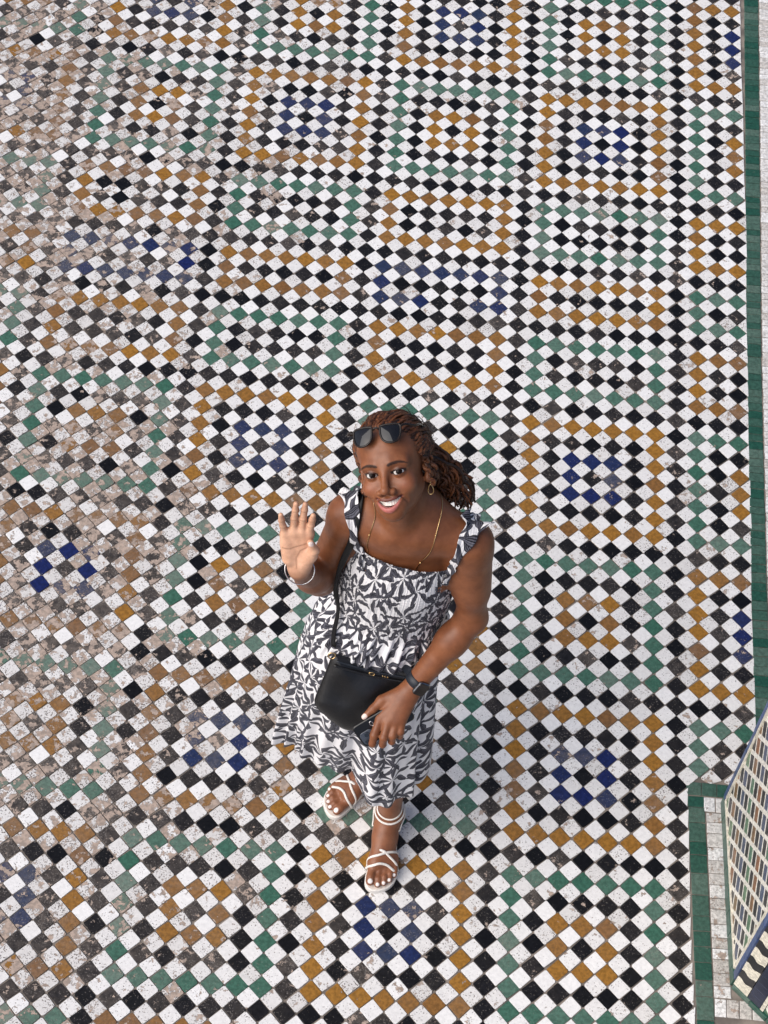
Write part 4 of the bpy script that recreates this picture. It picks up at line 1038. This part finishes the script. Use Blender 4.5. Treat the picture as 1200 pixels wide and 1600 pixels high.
# bangle on the raised wrist
wd_ = (WRR - ELR) / np.linalg.norm(WRR - ELR); bc = WRR - wd_ * .006; ba = np.cross(wd_, (0, 0, 1)); ba /= np.linalg.norm(ba); bb_ = np.cross(wd_, ba)
tilt_ = wd_ * .010
br_ = [bc + (ba * math.cos(a) + bb_ * math.sin(a)) * .0305 + tilt_ * math.cos(a + .5) for a in np.linspace(0, 2 * math.pi, 49)[:-1]]
tube('bangle', br_, .0013, M['silver'], person, ns=8, closed=True)

# ------------------------------------------------------------------ watch
watch = empty('watch', tuple(WRL), 'black smart watch strapped round the lowered left wrist', 'watch')
M['rubber'] = simple('dark rubber strap', (0.012, 0.016, 0.024), 0.5); M['wglass'] = simple('black watch glass', (0.004, 0.004, 0.005), 0.04, Coat_Weight=1.0)
fa = (WRL - ELL) / np.linalg.norm(WRL - ELL); wc = WRL - fa * .018
wn_ = A3(0.55, -0.35, 0.72); wn_ -= fa * (wn_ @ fa); wn_ /= np.linalg.norm(wn_); ws_ = np.cross(fa, wn_)
V_, F_ = [], []
NB = 48
for k in range(NB):
    a = 2 * math.pi * k / NB; d = wn_ * math.cos(a) + ws_ * math.sin(a)
    hit = bvh_body.ray_cast(Vector(wc + d * .08), Vector(-d)); rad = (hit[0] - Vector(wc)).length if hit[0] else .026
    for w, e in ((-.0105, .0012), (-.0095, .0030), (.0095, .0030), (.0105, .0012)): V_.append(wc + d * (rad + e) + fa * w)
for k in range(NB):
    for m in range(3): a, b = k * 4 + m, ((k + 1) % NB) * 4 + m; F_.append((a, a + 1, b + 1, b))
mesh_obj('strap', V_, F_, M['rubber'], watch, True)
hit = bvh_body.ray_cast(Vector(wc + wn_ * .08), Vector(-wn_)); wt = wc + wn_ * ((hit[0] - Vector(wc)).length + .0035 if hit[0] else .029)
def rounded_box(name, c, ex, ey, ez, sx, sy, sz, rad, mat, parent, bev=.0015, nseg=6):
    """rounded rectangle in ex/ey extruded along ez"""
    ol = []
    for qx, qy, a0 in ((1, 1, 0), (-1, 1, 90), (-1, -1, 180), (1, -1, 270)):
        for k in range(nseg + 1):
            a = math.radians(a0 + 90 * k / nseg); ol.append((qx * (sx / 2 - rad) + rad * math.cos(a), qy * (sy / 2 - rad) + rad * math.sin(a)))
    n = len(ol); V_ = []
    for z, ins in ((-sz / 2, bev), (-sz / 2 + bev, 0), (sz / 2 - bev, 0), (sz / 2, bev)):
        for x_, y_ in ol: V_.append(c + ex * (x_ * (1 - ins / (sx / 2))) + ey * (y_ * (1 - ins / (sy / 2))) + ez * z)
    F_ = [(k * n + m, k * n + (m + 1) % n, (k + 1) * n + (m + 1) % n, (k + 1) * n + m) for k in range(3) for m in range(n)]
    F_ += [tuple(range(n))[::-1], tuple(3 * n + m for m in range(n))]
    return mesh_obj(name, V_, F_, mat, parent)
M['wcase'] = simple('silver watch case', (0.20, 0.20, 0.21), 0.25, 1.0)
rounded_box('case', wt, fa, ws_, wn_, .037, .031, .008, .008, M['wcase'], watch)
rounded_box('screen', wt + wn_ * .0045, fa, ws_, wn_, .0345, .0285, .002, .007, M['wglass'], watch, .0008)

# ------------------------------------------------------------------ phone in the left hand
M['pcase'] = simple('black phone case', (0.005, 0.005, 0.006), 0.32); M['pcam'] = simple('grey camera plate', (0.055, 0.065, 0.085), 0.25); M['lens'] = simple('camera lens', (0.003, 0.003, 0.005), 0.03, Coat_Weight=1.0)
M['lensring'] = simple('lens ring', (0.12, 0.13, 0.15), 0.3, 0.8)
pa, pb = A3(-.103, -.186, .835), A3(-.077, -.213, .800)
e1 = A3(-.058, -.162, .86) - pa; e1 /= np.linalg.norm(e1); e2 = pb - pa; e2 -= e1 * (e1 @ e2); e2 /= np.linalg.norm(e2); e3 = np.cross(e1, e2); e3 = e3 if e3 @ t_ > 0 else -e3
# tip the far long edge away from the viewer so that the phone lies in the palm
ca_, sa_ = math.cos(math.radians(4)), math.sin(math.radians(4)); e2n = e2 * ca_ - e3 * sa_; e3n = e3 * ca_ + e2 * sa_; e2, e3 = e2n, e3n
PO = pa + A3(0, 0, -.002)
phone = empty('phone', tuple(PO + e1 * .07 + e2 * .033), 'black smartphone with grey camera plate held below the black handbag', 'phone')
PL, PW = .135, .060
pc_ = PO + e1 * PL / 2 + e2 * PW / 2
rounded_box('case', pc_, e1, e2, e3, PL, PW, .009, .010, M['pcase'], phone, .0018)
cc = PO + e1 * .0215 + e2 * (PW - .0215)
rounded_box('camera_plate', cc + e3 * .0053, e1, e2, e3, .033, .033, .0022, .009, M['pcam'], phone, .0008)
for (a, b) in ((-.0075, .0075), (.0078, .0078), (0.0, -.0078)):
    c_ = cc + e1 * a + e2 * b + e3 * .0072
    for nm, rr, hh, mt_ in (('lens_ring', .0064, .0022, M['lensring']), ('lens', .0050, .0026, M['lens'])):
        V_ = [c_ + (e1 * math.cos(k * math.pi / 10) + e2 * math.sin(k * math.pi / 10)) * rr + e3 * z for z in (-.001, hh) for k in range(20)]
        mesh_obj(nm, V_, [(k, (k + 1) % 20, 20 + (k + 1) % 20, 20 + k) for k in range(20)] + [tuple(range(20, 40))], mt_, phone)
tube('charm_ring', [PO + e1 * (.045 + .004 * math.cos(a)) + e2 * (.014 + .006 * math.sin(a)) + e3 * .0055 for a in np.linspace(0, 2 * math.pi, 21)[:-1]], .0009, M['silver'], phone, ns=6, closed=True)

# ------------------------------------------------------------------ shoulder bag
tb = NT('black leather'); pb_ = tb.n('NewGeometry').outputs['Position']
M['leather'] = tb.P(Base_Color=(0.006, 0.006, 0.007), Roughness=tb.math('MULTIPLY_ADD', tb.noise(pb_, 30, 4), 0.22, 0.24), Specular_IOR_Level=0.55,
                    Normal=tb.bump(tb.math('ADD', tb.noise(pb_, 700, 2), tb.math('MULTIPLY', tb.noise(pb_, 22, 3), 4.0)), 0.28, 0.002))
TL = A3(-.160, -.057, .936); exb = A3(.976, -.03, -.20); exb /= np.linalg.norm(exb); eyb = A3(-.087, -.440, -.890); eyb -= exb * (exb @ eyb); eyb /= np.linalg.norm(eyb); ezb = np.cross(exb, eyb); ezb = ezb if ezb @ t_ > 0 else -ezb
bag = empty('handbag', tuple(TL + exb * .1 + eyb * .1), 'black leather shoulder bag hanging against the front of the printed dress', 'handbag')
outl = [(.004, 0), (.05, .005), (.11, .007), (.16, .005), (.203, .0), (.210, .012), (.207, .06), (.192, .115), (.165, .155), (.132, .180), (.100, .195), (.078, .196), (.055, .186), (.024, .167), (.006, .154), (-.004, .138), (-.004, .115), (-.001, .06), (.001, .014)]
ob = resample([(*p, 0) for p in outl + outl[:1]], 97)[:-1]; cx_b, cy_b = .098, .095
V_, F_ = [], []; n = len(ob); R_ = 22
rb_ = np.random.default_rng(5)
for sgn in (1, -1):
    for k in range(R_ + 1):
        rho = math.sin(math.pi / 2 * k / R_) if k < R_ else 1.0
        for p in ob:
            x_ = cx_b + (p.x - cx_b) * rho; y_ = cy_b + (p.y - cy_b) * rho
            d_ = .026 * (max(0, 1 - rho ** 3.2)) ** .55 * (0.55 + 0.45 * min(1, y_ / .12))
            d_ += .0022 * math.sin(x_ * 60 + y_ * 25) * (1 - rho ** 4) + .0028 * math.sin(y_ * 48 - x_ * 30 + 1.0) * (1 - rho ** 4)
            V_.append(TL + exb * x_ + eyb * y_ + ezb * (sgn * d_))
for h_i in (0, 1):
    o0 = h_i * (R_ + 1) * n
    for k in range(R_):
        for m in range(n):
            q_ = (o0 + k * n + m, o0 + k * n + (m + 1) % n, o0 + (k + 1) * n + (m + 1) % n, o0 + (k + 1) * n + m); F_.append(q_ if h_i == 0 else q_[::-1])
mesh_obj('bag_body', V_, F_, M['leather'], bag, True)
tube('piping', [TL + exb * p.x + eyb * p.y for p in ob], .0022, M['leather'], bag, ns=7, closed=True)
# top flap edge and zip
tube('zip', [TL + exb * x_ + eyb * (.010 + .006 * math.sin(x_ * 15)) + ezb * .011 for x_ in np.linspace(.012, .198, 30)], .0024, M['rubber'], bag, ns=6)
tube('opening_rim', [TL + exb * x_ + eyb * (.020 + .006 * math.sin(x_ * 15)) + ezb * .0150 for x_ in np.linspace(.008, .202, 30)], .0030, M['leather'], bag, ns=7)
tube('gold_ring', [TL + exb * (.096 + .0065 * math.cos(a)) + eyb * (.018 + .0035 * math.sin(a)) + ezb * .019 for a in np.linspace(0, 2 * math.pi, 25)[:-1]], .0009, M['gold'], bag, ns=6, closed=True)
for k in range(3):
    rounded_box('gold_letter', TL + exb * (.122 + .0055 * k) + eyb * .0185 + ezb * .0185, exb, eyb, ezb, .0035, .0035, .0012, .001, M['gold'], bag, .0003, 2)
for (x_, y_) in ((-.001, .022), (.206, .020)):
    tube('strap_ring', [TL + exb * (x_ + .008 * math.cos(a)) + eyb * (y_ - .018 + .008 * math.sin(a)) + ezb * .004 for a in np.linspace(0, 2 * math.pi, 25)[:-1]], .0016, M['gold'], bag, ns=6, closed=True)
M['strap'] = simple('black webbing', (0.004, 0.004, 0.005), 0.55, Specular_IOR_Level=0.3)
sp_, sn_ = snap_path([(-.108, .125, 1.385), (-.108, .085, 1.40), (-.117, .060, 1.375), (-.132, .030, 1.335), (-.146, .012, 1.27), (-.158, .004, 1.19), (-.164, -.004, 1.09), (-.166, -.016, 1.01), (-.166, -.040, .945)], 80, .0085, [bvh_body, bvh_dress], 25)
wide = ribbon('strap', sp_, sn_, lambda t, q: .0080 if t < .55 else .0080 - .0025 * min(1, (t - .55) / .15), M['strap'], None, nw=4, thick=.0026)
child(wide, bag)
bk, bn = snap_path([(-.108, .125, 1.385), (-.085, .150, 1.31), (-.04, .165, 1.22), (.02, .165, 1.12), (.06, .135, 1.02), (.085, .06, .945), (.070, -.02, .905), (.040, -.050, .885)], 70, .008, [bvh_body, bvh_dress])
bs_ = ribbon('strap', bk, bn, .0125, M['leather'], None, nw=4, thick=.0026); child(bs_, bag)

# ------------------------------------------------------------------ sunglasses pushed up on the hair
M['frame'] = simple('dark tortoise frame', (0.014, 0.009, 0.007), 0.25, var=0.5, scale=120, Specular_IOR_Level=0.35)
M['glens'] = simple('dark lens', (0.006, 0.007, 0.010), 0.03, Specular_IOR_Level=0.42)
gl = empty('sunglasses', tuple(HL(0, .1, .08)), 'dark framed sunglasses pushed up onto the braided hair', 'sunglasses')
gn = A3(0, .90, .436); gu = A3(0, -.436, .90); gc0 = A3(0.0, 0.0970, 0.0885)
def GP(x_, y_, z_=0.0): p = gc0 + A3(1, 0, 0) * x_ + gu * y_ + gn * (z_ - 3.2 * x_ * x_); return HL(*p)
lens_o = [(-.021, .0165), (-.009, .0190), (.008, .0195), (.0195, .0180), (.0225, .0105), (.0215, -.004), (.0165, -.0165), (.006, -.0225), (-.007, -.0215), (-.0165, -.0140), (-.0205, -.001)]
for s in (-1, 1):
    o_ = [(s * (.0305 + p[0] * 1.02), p[1]) for p in lens_o]; rs = resample([(*p, 0) for p in o_ + o_[:1]], 45)[:-1]
    tube('rim', [GP(p.x, p.y) for p in rs], .0022, M['frame'], gl, ns=7, closed=True)
    c_ = (s * .0305, -.001); V_ = [GP(*c_, .0022)]
    for k in (0.5, 1.0): V_ += [GP(c_[0] + (p.x - c_[0]) * k, c_[1] + (p.y - c_[1]) * k, .0022 * (1 - k * k)) for p in rs]
    nn = len(rs); mesh_obj('lens', V_, [(0, 1 + k, 1 + (k + 1) % nn) for k in range(nn)] + [(1 + k, 1 + nn + k, 1 + nn + (k + 1) % nn, 1 + (k + 1) % nn) for k in range(nn)], M['glens'], gl, True)
    a = gc0 + A3(s * .0530, 0, 0) + gu * .013 + gn * (-3.2 * .0530 ** 2)
    tube('temple', [HL(*p) for p in resample([a, a + A3(s * .010, -.010, .002), A3(s * .0770, .052, .090), A3(s * .0790, .018, .088), A3(s * .076, -.015, .080)], 26)], .0026, M['frame'], gl, ns=7)
tube('bridge', [GP(-.008, .010), GP(-.003, .0135, .002), GP(.003, .0135, .002), GP(.008, .010)], .0022, M['frame'], gl, ns=7)
